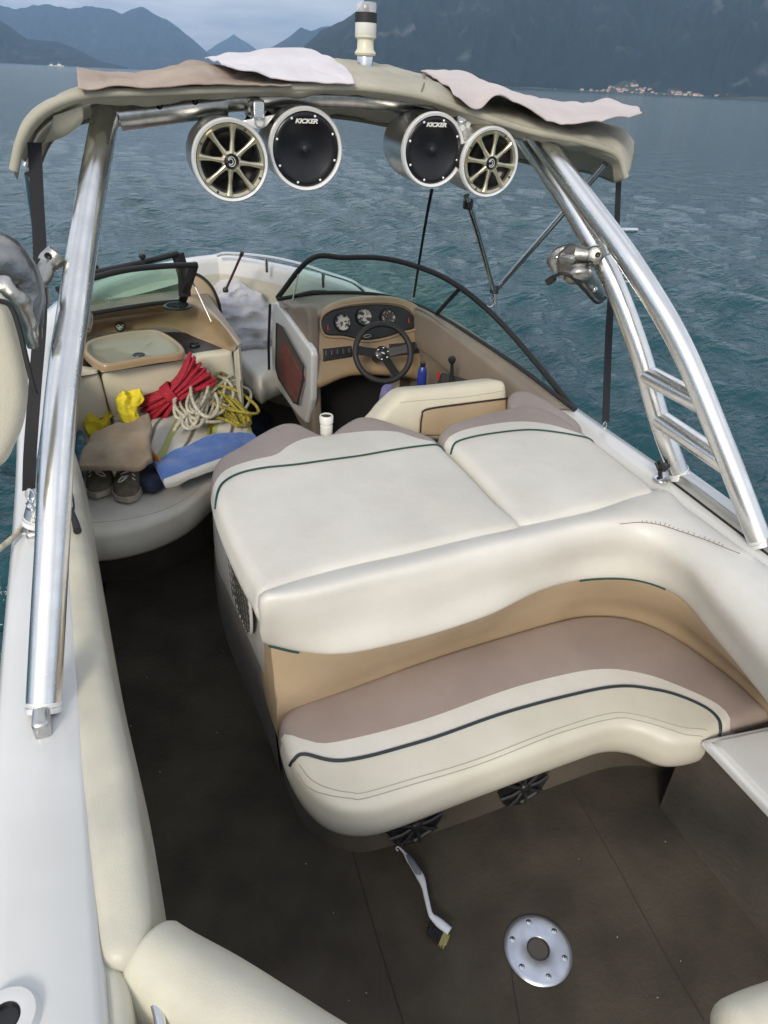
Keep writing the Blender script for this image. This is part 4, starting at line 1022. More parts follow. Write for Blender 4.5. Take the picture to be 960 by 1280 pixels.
# --- black round floor item near ropes skipped; table base plate
def table_base():
    c = Z(672.5, 1187, .004); root = thing('table_base_plate', 'round aluminium floor plate with six screws and a socket hole', 'floor plate', c)
    R1 = .0925
    obj('plate', lathe([(.030, -.001), (.030, .005), (.032, .007), (R1-.012, .007), (R1-.004, .004), (R1, 0)], c, (0, 0, 1), 72), plate_m, root)
    obj('socket', lathe([(.030, .006), (.0285, .0045), (.0275, .0005), (.0, .0002)], c, (0, 0, 1), 40), mat('dark_socket', (.10, .09, .075), .4, .6), root)
    a0 = math.radians(20)
    for k in range(6):
        a = a0+k*math.pi/3; p = c+Vector((math.cos(a)*.071, math.sin(a)*.071, .0068))
        s_ = obj('screw', lathe([(0, .0025), (.005, .0022), (.0078, 0)], p, (0, 0, 1), 16), steel, root)
        x = MB(); box(p+Vector((0, 0, .0026)), (.007, .0016, .001), x, Matrix.Rotation(a+.7, 3, 'Z')); box(p+Vector((0, 0, .0026)), (.0016, .007, .0012), x, Matrix.Rotation(a+.7, 3, 'Z')); obj('screw_slot', x, blackr, s_, smooth=False)
table_base()
def brush():
    pts = [Z(500, 1060, .02), Z(507, 1068, .022), Z(519, 1085, .03), Z(528, 1102, .035), Z(533, 1122, .035), Z(538, 1142, .035), Z(545, 1150, .03), Z(562, 1164, .025)]
    root = thing('scrub_brush', 'long-handled white scrubbing brush lying on the brown floor', 'brush', Z(530, 1110, 0))
    P_ = cr(pts, 8); k = len(P_); rad = []
    for i in range(k):
        t = i/(k-1); rad.append(np.interp(t, [0, .12, .2, .38, .5, .7, .8, .9, 1], [.003, .004, .010, .012, .007, .0065, .009, .013, .012]))
    obj('handle', tube(P_, [float(a) for a in rad], 14, sx=.6, up=(0, 0, 1)), brush_w, root)
    g = P_[int(k*.16):int(k*.42)]; obj('grip', tube([p+Vector((0, 0, .004)) for p in g], [float(np.interp(i/(len(g)-1), [0, .3, .8, 1], [.003, .010, .010, .003])) for i in range(len(g))], 12, sx=.6, up=(0, 0, 1)), brush_g, root)
    hk = [Z(500, 1060, .02)+Vector((.006*math.cos(t)-.006, .006*math.sin(t), 0)) for t in np.linspace(0, 4.4, 12)]
    obj('hanging_hook', tube(hk, .0022, 6), brush_w, root)
    bd = MB(); bl = MB(); h0 = Z(542, 1148, .03); h1 = Z(563, 1165, .028); d = (h1-h0); perp = Vector((d.y, -d.x, 0)).normalized()
    perp = perp if perp.dot(Z(540, 1165, 0)-h0) > 0 else -perp
    for i in range(16):
        for j in range(5):
            p = h0+d*(i/15)+perp*(.004+.003*j)+Vector((random.gauss(0, .001), random.gauss(0, .001), -.006)); e = p+perp*(.024+random.gauss(0, .002))+Vector((0, 0, -.012))+d*.08
            tube([p, e], .0013, 4, mb=(bd if i < 11 else bl))
    obj('dark_bristles', bd, brist_d, root); obj('pale_bristles', bl, brist_l, root)
brush()

# ================================================================== things on the port seat
def rope(name, pts, r, m, label, cat='rope'):
    o = obj(name, tube(pts, r, 8), m, None); tag(o, label, cat); return o
SZ = .44
def ropes():
    r_ = random.Random(11)
    # red hank: strands looping over and over, tied at the waist
    a = Z(196, 508, .56); b = Z(240, 472, .70); c0 = (a+b)/2; ax = (b-a).normalized(); side = Vector((ax.y, -ax.x, 0)).normalized(); up = ax.cross(side); up = up if up.z > 0 else -up
    L_ = (b-a).length*.5+.06; pts = []
    for k in range(17):
        for j in range(16):
            t = j/16*2*math.pi; w = .035+.05*abs(math.cos(t))**1.0
            off = (k-8)/8*(.030+.055*abs(math.cos(t))**2); s_ = math.sin(t)
            pts.append(c0+ax*(math.cos(t)*(L_+.02*math.sin(k*2.1)))+up*(off*1.15+.006*math.sin(k*5))+side*(.030*s_+.014*math.cos(k*3.3)-.02*math.cos(t)**2))
    o = rope('red_rope', cr(pts, 3), .0085, redrope, 'crimson rope tied in a hank on top of the heap')
    wr = []
    for k in range(60):
        t = k/60*2*math.pi*5; wr.append(c0-ax*.02+ax*(k/60*.05-.02)+side*.052*math.cos(t)+up*(.056*math.sin(t)))
    obj('hank_wrap', tube(cr(wr, 3), .0085, 8), redrope, o)
    # white rope: loose messy coils
    def mess(cpx, cpy, z, rx, ry, loops, seed, rr, tilt=0, drift=.05):
        rr_ = random.Random(seed); c = Z(cpx, cpy, z); pts = []
        K = [(rr_.gauss(0, drift), rr_.gauss(0, drift), rr_.uniform(.45, 1.1), rr_.uniform(0, 6.28), rr_.uniform(.5, 1.15), rr_.uniform(0, .05)) for k in range(loops+1)]
        for k in range(loops):
            for j in range(11):
                w_ = j/11; cx, cy, e, ph, ee, zz = [K[k][q]*(1-w_)+K[k+1][q]*w_ for q in range(6)]
                t = j/11*2*math.pi; x = rx*e*math.cos(t); y = ry*ee*math.sin(t+ph*.3)
                pts.append(c+Vector((cx+x*math.cos(tilt)-y*math.sin(tilt), cy+x*math.sin(tilt)+y*math.cos(tilt), zz+.02*math.sin(2*t+ph)+.0045*k+.25*max(0, cy+y))))
        return cr(pts, 5)
    rope('white_rope', mess(250, 512, .54, .24, .18, 13, 4, .0085, .4, .055)+cr([Z(270, 500, .6), Z(300, 520, .52), Z(318, 548, .46)], 6)[1:], .0080, whiterope, 'off-white rope in loose tangled coils over the towels')
    rope('yellow_rope', mess(290, 520, .51, .13, .18, 8, 9, .008, 1.0, .035)+cr([Z(262, 530, .5), Z(262, 555, .49), Z(285, 562, .47), Z(318, 545, .46)], 6)[1:], .0080, yellowrope, 'yellow and green flecked rope half under the white rope')
    rope('olive_rope', mess(270, 480, .60, .09, .035, 3, 19, .007, .2, .015), .007, mat('olive_rope', (.33, .27, .07), .8, col2=(.14, .13, .05), ns=90), 'thin olive and cream rope coil at the top of the heap')
ropes()
def fold(u, v, s): return .012*mn.noise(Vector((u*9, v*9, s)))+.02*mn.noise(Vector((u*4, v*4, s+5)))
# towels (stacked)
t1 = cushion('striped_towel', ZP(.50), [(186, 520), (215, 498), (262, 478), (300, 500), (318, 540), (300, 556), (240, 565), (196, 580), (186, 560)], [striped], None, smooth=False, r=.03, thick=.07, puff=.01, n=4, step=.025, wr=0, hfun=lambda a, b: fold(a, b, 1)*1.6)
tag(t1, 'white folded towel with grey and lime stripes under the ropes', 'towel')
t2 = cushion('blue_towel', ZP(.535), [(190, 574), (205, 566), (240, 552), (262, 545), (300, 538), (318, 540), (326, 553), (300, 569), (262, 584), (206, 603)], [white_t, blue_t], None, smooth=False, r=.012, thick=.032, puff=.002, n=4, step=.022, rb=.008, wr=0, hfun=lambda a, b: fold(a, b, 3)+.006*math.sin((a+b*.4)*42)*mn.noise(Vector((a*7, b*7, 2))),
     regions=[([(180, 606), (203, 598), (255, 581), (300, 566), (345, 549)], [(360, 480), (200, 500), (150, 560)], 1)])
tag(t2, 'bright blue towel with white border folded at the seat edge', 'towel')
crumple('yellow_cloth', Plane(Z(125, 530, .50), (1, .1, .1), (.1, .6, .8)), [(103, 515), (118, 517), (130, 520), (136, 513), (137, 530), (125, 538), (112, 545), (104, 530)], yellowc, 'smaller yellow cloth left of the brown bag', 'cloth', .030, .03, seed=2, freq=15, step=.011, r=.01)
crumple('yellow_cloth', Plane(Z(163, 510, .60), (1, .3, .1), (-.1, .5, .8)), [(146, 498), (156, 488), (176, 487), (180, 500), (172, 512), (178, 528), (160, 532), (150, 518)], yellowc, 'larger yellow cloth between the brown bag and the red rope', 'cloth', .034, .04, seed=4, freq=14, step=.011, r=.01)
crumple('grey_strap_roll', Plane(Z(160, 526, .49), (1, .3, 0), (0, .5, .8)), [(144, 520), (160, 514), (166, 520), (160, 532), (146, 536)], whiterope, 'rolled grey and yellow strap beneath the yellow cloth', 'strap', .01, .04, seed=6)
bag = cushion('brown_bag', Plane(Z(150, 560, .61), (1, -.02, .0), (.05, 1, .12)), [(97, 580), (103, 560), (113, 545), (135, 533), (160, 526), (186, 516), (190, 530), (188, 552), (190, 572), (180, 580), (160, 584), (125, 584), (100, 584)], [kraft], None, smooth=False, r=.010, thick=.025, puff=.006, n=3, step=.014, wr=0, hfun=lambda a, b: .016*mn.noise(Vector((a*8, b*8, 2)))+.010*(mn.ridged_multi_fractal(Vector((a*9, b*5, 4)), 1, 2, 4, 1, 2)-1))
tag(bag, 'flat brown suede bag lying over the pair of shoes', 'bag')
crumple('blue_plastic_bag', ZP(.475), [(94, 540), (103, 538), (107, 560), (104, 583), (128, 584), (126, 592), (108, 594), (94, 580)], cyan_c, 'light blue plastic bag squeezed under the brown bag at the left', 'bag', .01, .05, r=.015, seed=3)
crumple('navy_cloth', ZP(.49), [(176, 578), (192, 574), (205, 590), (200, 600), (186, 606), (174, 600)], navy_c, 'navy cloth between the shoes and the blue towel', 'cloth', .01, .05, r=.015, seed=5)
oc = obj('orange_strap', tube(cr([Z(186, 566, .54), Z(196, 575, .53), Z(204, 590, .50), Z(206, 602, .46)], 6), .012, 8, sx=1.6), orange_c, None); tag(oc, 'orange strap end beside the blue towel', 'strap')
def shoe(px, py, rz, mirror, label):
    root = thing('shoe', label, 'shoe', Z(px, py, SZ), 'pair of olive trainers on the port seat')
    o = Z(px, py, SZ); R_ = Matrix.Rotation(rz, 3, 'Z'); m_ = -1 if mirror else 1
    def T(x, y, z): return o+R_@Vector((x*m_*1.2, y*1.05, z*1.05))
    # sections from toe (y=-.0) to heel (y=.28)
    st = [(0.0, .012, .02, .0), (.015, .030, .035, .003), (.05, .044, .052, .006), (.10, .050, .068, .006), (.15, .045, .088, .002), (.20, .038, .098, 0), (.25, .036, .10, 0), (.28, .024, .09, 0)]
    v = []; f = []; n = 16
    for y, w, h, dx in st:
        for j in range(n):
            a = 2*math.pi*j/n; x = math.cos(a)*w+dx; z = .022+(max(0, math.sin(a))**.8)*(h-.022) if math.sin(a) > 0 else .022
            v.append(T(x, y, z))
    k = len(st); f = [(i*n+j, i*n+(j+1) % n, (i+1)*n+(j+1) % n, (i+1)*n+j) for i in range(k-1) for j in range(n)]+[tuple(range(n)), tuple((k-1)*n+j for j in range(n))]
    obj('upper', MB().add(v, f), shoe_m, root)
    ol = [(dx+w*1.08, y) for y, w, h, dx in st]+[(dx-w*1.08, y) for y, w, h, dx in st[::-1]]; ol.insert(0, (0, -.008))
    mb = MB(); OL = [(p.x, p.y) for p in cr([(a, b, 0) for a, b in ol], 4, closed=True)]; kk = len(OL)
    v = [T(a, b, z) for z in (0, .010, .024) for a, b in OL]; f = [(i*kk+j, i*kk+(j+1) % kk, (i+1)*kk+(j+1) % kk, (i+1)*kk+j) for i in range(2) for j in range(kk)]+[tuple(range(kk)), tuple(2*kk+j for j in range(kk))]
    obj('sole', MB().add(v, f), sole_m, root)
    lc = MB()
    for i in range(5):
        y = .085+.022*i; h = float(np.interp(y, [s_[0] for s_ in st], [s_[2] for s_ in st]))+.003
        tube(cr([T(-.026, y, h-.014), T(-.008, y+.010, h+.002), T(.010, y+.004, h+.003), T(.028, y+.012, h-.012)], 4), .0035, 6, mb=lc)
    tube(cr([T(0, .08, .072), T(.02, .06, .066), T(.03, .075, .06), T(.012, .09, .076)], 4), .003, 6, mb=lc)
    obj('laces', lc, plast_w, root)
    obj('tongue', tube(cr([T(0, .08, .062), T(0, .13, .080), T(0, .19, .11)], 4), [.018]*9, 10, sx=.3, sy=1.2, up=(0, 0, 1)), mat('shoe_lining', (.10, .08, .065), .9), root)
    obj('heel_patch', box(T(.03, .12, .045), (.03, .06, .03), rot=R_), mat('grey_mesh', (.2, .2, .18), .8), root, bevel=.01)
shoe(122, 622, -.1, False, 'left olive trainer with white laces under the brown bag')
shoe(161, 628, -.1, True, 'right olive trainer with white laces under the brown bag, nearer the seat edge')

# ================================================================== TOWER
AFT = [(1.803, 1.225, .815), (1.74, 1.418, 1.067), (1.671, 1.64, 1.335), (1.60, 1.857, 1.534), (1.542, 2.064, 1.683), (1.488, 2.235, 1.809), (1.456, 2.334, 1.885)]
FRT = [(1.838, 1.64, .835), (1.765, 1.718, 1.01), (1.69, 1.827, 1.247), (1.62, 1.961, 1.459), (1.56, 2.116, 1.625), (1.511, 2.251, 1.746), (1.458, 2.40, 1.868)]
def mir(p): return Vector((2*CX-p[0], p[1], p[2]))
tower = thing('wakeboard_tower', 'polished aluminium tow tower arching over the boat', 'tower', (CX, 1.4, .8))
def tower_build():
    for s_ in (0, 1):
        g = (lambda p: Vector(p)) if s_ == 0 else mir
        gf = g if s_ == 0 else (lambda p: mir(p)+Vector((0, .34*max(0, min(1, (1.75-p[2])/.9)), 0)))
        A = cr([g(p) for p in AFT], 10); B = cr([gf(p) for p in FRT], 10)
        la = obj('leg', tube(A, .036, 28), alu, tower); lb = obj('leg', tube(B, .035, 28), alu, tower)
        for l_, P_ in ((la, A), (lb, B)):
            d = (P_[1]-P_[0]).normalized(); c = P_[0]
            obj('end_collar', lathe([(.030, -.008), (.037, -.006), (.037, .004), (.035, .006), (.037, .008), (.037, .016), (.034, .018)], c, d, 32), ringm, l_)
            ft = obj('hinge_bolt', tube([c-d*.01, c-d*.035], .012, 12), steel, l_)
            tube_mb = tube([c-d*.03+Vector((-.028, 0, 0)), c-d*.03+Vector((.028, 0, 0))], .008, 12); obj('cross_pin', tube_mb, steel, l_)
            cc = c-d*.035
            hk = MB(); box(cc+Vector((.014 if s_ == 1 else .0, .0, -.008)), (.018, .045, .05), hk); obj('clevis', hk, alu, l_, bevel=.006)
        # base bar on the gunwale
        a = g((1.815, 1.12, .81)); b = g((1.845, 1.66, .815)); a.z = .822; b.z = .828
        if s_ == 0:
            d = (b-a).normalized(); sd_ = d.cross(Vector((0, 0, 1))); R_ = frame_rot(d, -sd_, Vector((0, 0, 1)))
            br = obj('base_bar', box((a+b)/2+Vector((0, 0, .006)), ((b-a).length, .060, .044), rot=R_), brushed, tower, bevel=.006)
            for e in (a, b): obj('eye', tube([e+Vector((-.027, 0, .016)), e+Vector((.027, 0, .016))], .026, 20), brushed, br)
            for t in (.12, .38, .62, .86): p = a.lerp(b, t)+Vector((0, 0, .0245)); obj('screw', lathe([(0, .002), (.006, .0015), (.007, -.001)], p, (0, 0, 1), 14), steel, br)
            obj('gasket', box((a+b)/2+Vector((-.022, 0, -.016)), ((b-a).length, .016, .010), rot=R_), blackr, br)
        else:
            c = g((1.815, 1.19, .80)); m_ = MB(); box(c+Vector((.012, 0, .02)), (.035, .075, .05), m_)
            fb = obj('foot_bracket', m_, brushed, tower, bevel=.010); obj('bracket_pad', box(c+Vector((0, -.005, -.006)), (.075, .09, .008)), blackr, fb)
            m_ = MB(); box(gf((1.84, 1.64, .815)), (.05, .09, .03), m_); obj('foot_bracket', m_, brushed, tower, bevel=.010)
        # ladder rungs between the legs
        for ia, ib in (((1.700), (1.715)), ((1.745), (1.765))):
            pass
        for za, zb in ((1.165, 1.175), (1.01, 1.03)):
            pa = min(A, key=lambda p: abs(p.z-za)); pb = min(B, key=lambda p: abs(p.z-zb))
            za2 = min(A, key=lambda p: abs(p.z-(za))); 
            obj('rung', tube([pb, pa], .034, 24), alu, tower)
        # end connector of the cross bar
    L_ = [mir((1.54, 2.37, 1.862)), mir((1.456, 2.365, 1.885)), mir((1.2, 2.36, 1.925)), Vector((CX, 2.36, 1.955)), Vector((1.2, 2.36, 1.925)), Vector((1.456, 2.365, 1.885)), Vector((1.56, 2.37, 1.862))]
    C_ = cr(L_, 10); cb = obj('cross_bar', tube(C_[8:-2], .032, 28), brushed, tower)
    for sgn in (0, 1):
        g = (lambda p: Vector(p)) if sgn == 0 else mir
        a = g((1.60, 2.36, 1.848)) if sgn == 0 else g((1.42, 2.36, 1.888)); b = g((1.40, 2.36, 1.892)) if sgn == 0 else g((1.12, 2.36, 1.930))
        j = obj('joint_sleeve', tube([a, b], .040, 28), brushed, tower)
        for t in (.12, .45):
            p = a.lerp(b, t if sgn == 0 else t+.25)+Vector((0, -.037, .012)); obj('screw', lathe([(0, .001), (.004, .001), (.009, .004), (.010, 0)], p, (0, -1, .3), 16), blackp, j)
    # merging gusset where the port legs meet
    for sgn in (0, 1):
        g = (lambda p: Vector(p)) if sgn == 0 else mir
        A = [g(p) for p in AFT[4:]]; B = [g(p) for p in FRT[4:]]
tower_build()

# light on the tower
def light():
    base = Yp(456, 88, 2.45); root = thing('anchor_light', 'white anchor light with black band on top of the canopy', 'navigation light', base)
    up = Vector((0, 0, 1)); k = 1.0
    pxm = lambda y: (88-y)*.0031*1.0
    h = lambda y: (88-y)*.00216
    obj('stem', lathe([(.024, h(90)), (.024, h(70)), (.031, h(69.5)), (.034, h(67)), (.026, h(62)), (.025, h(51)), (.033, h(48)), (.033, h(46)), (.030, h(45.5))], base, up, 32), cream_p, root)
    obj('silver_collar', lathe([(.031, h(47)), (.033, h(46)), (.033, h(31)), (.031, h(30.5))], base, up, 32), plast_w, root)
    obj('black_band', lathe([(.031, h(31)), (.034, h(30.8)), (.034, h(19)), (.031, h(18.8))], base, up, 32), blackr, root)
    gm = bpy.data.materials.new('clear_lens'); gm.use_nodes = True; b_ = gm.node_tree.nodes['Principled BSDF']; b_.inputs['Base Color'].default_value = (.8, .8, .8, 1); b_.inputs['Alpha'].default_value = .35; b_.inputs['Roughness'].default_value = .1
    obj('lens', lathe([(.0315, h(19)), (.0315, h(8)), (.029, h(7)), (0, h(7))], base, up, 32), gm, root)
    obj('bulb', lathe([(0, h(9)), (.008, h(10)), (.011, h(14)), (.007, h(19))], base, up, 16), blackp, root)
    obj('chrome_foot', lathe([(.024, h(86)), (.025, h(72)), (.023, h(70))], base, up, 32), steel, root)
    fl = Vector(base); obj('flange', lathe([(0, .014), (.05, .012), (.075, .006), (.08, -.008)], fl+Vector((.012, 0, h(92))), up, 32), ringm, root)
light()

# ================================================================== CANOPY and cloths on it
def canopy():
    root = thing('bimini_canopy', 'khaki canvas bimini canopy stretched over the tower', 'canopy', Yp(450, 120, 2.4))
    # rows left to right
    def row(lst): return [Yp(x, y, d) for x, y, d in lst]
    R0 = row([(17, 214, 2.20), (26, 176, 2.2), (45, 147, 2.2), (78, 127, 2.2), (120, 118, 2.2), (190, 116, 2.2), (270, 113, 2.2), (370, 110, 2.2), (450, 110, 2.2), (530, 122, 2.2), (590, 142, 2.2), (660, 164, 2.2), (725, 178, 2.2), (770, 194, 2.2), (782, 222, 2.2)])
    R0b = [p+Vector((0, .05, -.022)) for p in R0]
    R1 = row([(17, 196, 2.28), (25, 160, 2.28), (45, 137, 2.28), (78, 119, 2.28), (120, 109, 2.28), (190, 104, 2.28), (270, 101, 2.28), (370, 98, 2.28), (450, 96, 2.28), (540, 109, 2.28), (600, 129, 2.28), (670, 148, 2.28), (730, 162, 2.28), (775, 178, 2.28), (788, 205, 2.28)])
    R2 = row([(22, 185, 2.6), (35, 150, 2.6), (60, 128, 2.6), (90, 112, 2.6), (130, 102, 2.6), (195, 94, 2.6), (270, 86, 2.6), (370, 76, 2.6), (450, 78, 2.6), (530, 96, 2.6), (590, 112, 2.6), (660, 133, 2.6), (720, 148, 2.6), (775, 160, 2.6), (792, 180, 2.6)])
    R3 = row([(30, 200, 3.0), (45, 160, 3.0), (70, 138, 3.0), (100, 124, 3.0), (140, 112, 3.0), (200, 104, 3.0), (275, 97, 3.0), (370, 94, 3.0), (440, 102, 3.0), (510, 118, 3.0), (570, 138, 3.0), (630, 155, 3.0), (690, 170, 3.0), (750, 178, 3.0), (780, 205, 3.0)])
    R4 = row([(45, 215, 3.2), (60, 180, 3.2), (80, 160, 3.2), (110, 150, 3.2), (150, 142, 3.2), (205, 134, 3.2), (280, 130, 3.2), (370, 141, 3.2), (440, 148, 3.2), (500, 160, 3.2), (550, 174, 3.2), (610, 190, 3.2), (680, 207, 3.2), (735, 214, 3.2), (768, 226, 3.2)])
    mb = patch([R0b, R0, R1, R2, R3, R4], 200, 10, noise=.010)
    for i, p in enumerate(mb.v): mb.v[i] = p+Vector((0, 0, .007*mn.noise(Vector((p.x*14, p.y*5, 3)))+.004*mn.noise(Vector((p.x*30, p.y*22, 8)))))+Vector((0, .010*mn.noise(Vector((p.x*9, p.z*12, 1))), 0))
    obj('canvas', mb, canvas, root, solid=.004)
    for c_ in (64, 73):
        R_s = [resamp(cr(r_, 10), 110)[c_] for r_ in (R0, R1, R2, R3, R4)]
        obj('seam', tube([p+Vector((0, -.003, .007)) for p in cr(R_s, 6)], .003, 5), mat('seam_thread', (.18, .17, .13), .9), root)
    # hem seams
    obj('rear_hem', tube([p+Vector((0, 0, .002)) for p in cr(R0, 8)], .011, 8), canvas, root)
    obj('front_hem', tube(cr(R4, 8), .010, 8), canvas_d, root)
    # torn/hanging flap under the port end
    fl = patch([[Yp(66, 140, 2.22), Yp(84, 136, 2.22), Yp(104, 132, 2.22)], [Yp(62, 158, 2.24), Yp(80, 164, 2.25), Yp(103, 150, 2.24)], [Yp(50, 182, 2.3), Yp(72, 170, 2.3), Yp(92, 158, 2.3)]], 16, 6, noise=.03)
    obj('loose_flap', fl, canvas, root, solid=.003)
    # bows of the frame under the canvas
    bw = obj('frame_bow', tube([p+Vector((0, .0, -.02)) for p in cr(R3, 8)], .011, 10), brushed, root)
    return R0, R1, R2, R3, R4
CR = canopy()
def cloth(name, rows, m, label, seed, lift=.012, amp=.014):
    mb = patch(rows, 130, 18)
    for i, p in enumerate(mb.v):
        n_ = mn.noise(p*9+Vector((seed, 0, 0)))*.6+mn.noise(Vector((p.x*20, p.y*11, seed)))*.22
        mb.v[i] = p+Vector((0, 0, lift+abs(n_)*amp*2)); mb.v[i] += Vector((0, n_*amp*.8, 0))
    o = obj(name, mb, m, None, solid=.004); tag(o, label, 'cloth'); return o
cloth('beige_cloth', [[Yp(99, 118, 2.17), Yp(140, 118, 2.17), Yp(190, 116, 2.17), Yp(240, 113, 2.17), (Yp(300, 112, 2.17)), Yp(365, 113, 2.17)],
                      [Yp(98, 104, 2.26), Yp(140, 112, 2.26), Yp(190, 108, 2.26), Yp(240, 100, 2.26), Yp(300, 106, 2.26), Yp(360, 113, 2.26)],
                      [Yp(97, 92, 2.5), Yp(140, 97, 2.5), Yp(190, 95, 2.5), Yp(240, 84, 2.5), Yp(290, 90, 2.5), Yp(350, 100, 2.5)]], towel_b, 'beige-brown cloth lying along the port end of the canopy', 2, .010, .012)
cloth('white_cloth', [[Yp(285, 97, 2.17), Yp(320, 106, 2.17), Yp(370, 116, 2.17), Yp(410, 118, 2.17), Yp(443, 117, 2.17)],
                      [Yp(270, 90, 2.36), Yp(320, 90, 2.36), Yp(365, 92, 2.36), Yp(400, 93, 2.36), Yp(430, 96, 2.36)],
                      [Yp(257, 85, 2.58), Yp(300, 79, 2.58), Yp(345, 74, 2.58), Yp(372, 73, 2.58), Yp(388, 73, 2.58)]], towel_w, 'lilac-white cloth spread on the canopy left of the anchor light', 6, .024, .010)
cloth('pink_white_cloth', [[Yp(570, 128, 2.16), Yp(598, 146, 2.16), Yp(620, 128, 2.16), Yp(650, 138, 2.16), Yp(690, 160, 2.16), Yp(730, 160, 2.16), Yp(765, 156, 2.16), Yp(800, 150, 2.16)],
                      [Yp(548, 108, 2.34), Yp(585, 112, 2.34), Yp(620, 118, 2.34), Yp(650, 128, 2.34), Yp(690, 140, 2.34), Yp(730, 144, 2.34), Yp(765, 146, 2.34), Yp(799, 146, 2.34)],
                      [Yp(526, 95, 2.56), Yp(570, 96, 2.56), Yp(605, 108, 2.56), Yp(640, 122, 2.56), Yp(690, 133, 2.56), Yp(730, 135, 2.56), Yp(760, 132, 2.56), Yp(796, 141, 2.56)]], towel_p, 'pinkish white rippled cloth over the starboard end of the canopy', 9, .014, .011)

# ================================================================== tower speakers
def speaker(px, py, spoked, label, R1=.108, Yd=2.22):
    c = Yp(px, py, Yd); Ax = Vector((0, -1, -.03)).normalized(); root = thing('tower_speaker', label, 'speaker', c, 'round speakers hanging under the tower')
    U = Ax.cross(Vector((0, 0, 1))).normalized(); V = U.cross(Ax)
    # facing -Y : U points to +/-X
    obj('can', lathe([(0, -.235), (R1*.55, -.23), (R1*.85, -.205), (R1*.97, -.16), (R1*1.0, -.10), (R1, -.004)], c, Ax, 56), brushed, root)
    obj('ring', lathe([(R1, -.006), (R1*1.035, -.004), (R1*1.035, .006), (R1*1.0, .011), (R1*.93, .009), (R1*.91, .0)], c, Ax, 64), ringm, root)
    if spoked:
        obj('cone', lathe([(R1*.92, -.002), (R1*.80, -.004), (R1*.74, -.004), (R1*.66, -.014), (R1*.3, -.03), (0, -.032)], c, Ax, 48), coneb, root)
        gr = MB(); 
        lathe([(R1*.92, .002), (R1*.90, .012), (R1*.82, .010), (R1*.79, .000)], c, Ax, 64, mb=gr)
        for k in range(8):
            a = k*math.pi/4+.12; d = U*math.cos(a)+V*math.sin(a)
            tube([c+Ax*.012+d*R1*.20, c+Ax*.011+d*R1*.5, c+Ax*.010+d*R1*.74, c+Ax*.008+d*R1*.84], [.0085, .0060, .0082, .0125], 8, mb=gr)
        lathe([(R1*.27, .004), (R1*.26, .017), (R1*.20, .019), (R1*.19, .014)], c, Ax, 40, mb=gr)
        g = obj('grille', gr, gold, root)
        h = obj('hub', lathe([(0, .019), (R1*.12, .018), (R1*.19, .014), (R1*.2, .0)], c, Ax, 32), coneb, root)
        em = MB()
        for r_ in (.10, .06): tube([c+Ax*.0185+U*(R1*r_*math.cos(t)+(.002 if r_ < .1 else 0))+V*R1*r_*math.sin(t)*1.15 for t in np.linspace(.4, 5.6, 18)], .0011, 5, mb=em)
        obj('hub_emblem', em, ringm, h)
        for k in range(4):
            a = k*math.pi/2+.5; d = U*math.cos(a)+V*math.sin(a); obj('screw', lathe([(0, .003), (.003, .002), (.004, 0)], c+d*R1*.87+Ax*.011, Ax, 10), blackp, root)
    else:
        obj('grille', lathe([(R1*.92, .004), (R1*.88, .008), (R1*.8, .009), (R1*.72, .005), (R1*.5, -.004), (R1*.25, -.009), (R1*.1, -.008), (0, -.004)], c, Ax, 56), coneb, root)
        obj('horn', lathe([(R1*.10, -.008), (R1*.085, -.001), (0, .003)], c+U*(-R1*.12)*0+V*R1*.02, Ax, 24), blackr, root)
        for k in range(8):
            a = k*math.pi/4+.3; d = U*math.cos(a)+V*math.sin(a); obj('screw', lathe([(0, .003), (.003, .002), (.0038, 0)], c+d*R1*.84+Ax*.0085, Ax, 10), ringm, root)
        cu = bpy.data.curves.new('lettering', 'FONT'); cu.body = 'KICKER'; cu.size = .0215; cu.align_x = 'CENTER'; cu.extrude = .0006; cu.space_character = .95; cu.shear = .25; cu.offset = .0009
        to = bpy.data.objects.new('tmp_text', cu); COL.objects.link(to); bpy.context.view_layer.update()
        me = bpy.data.meshes.new_from_object(to.evaluated_get(bpy.context.evaluated_depsgraph_get())); bpy.data.objects.remove(to)
        e1 = -U if (-U).x > 0 else U
        mb = MB(); mb.add([c+V*(R1*.64)+e1*v.co.x*.95+V*v.co.y*.72+Ax*(.0105+v.co.z) for v in me.vertices], [tuple(p.vertices) for p in me.polygons])
        obj('lettering', mb, plast_w, root, smooth=False)
    return c
s1 = speaker(288, 201, True, 'spoked champagne-coloured speaker, outermost on the port side', .103, 2.17)
s2 = speaker(382, 187, False, 'black speaker with silver ring and KICKER lettering, port pair')
s3 = speaker(541, 188, False, 'black speaker with silver ring and KICKER lettering, starboard pair', .102, 2.19)
s4 = speaker(611, 203, True, 'spoked champagne-coloured speaker, outermost on the starboard side', .098, 2.15)
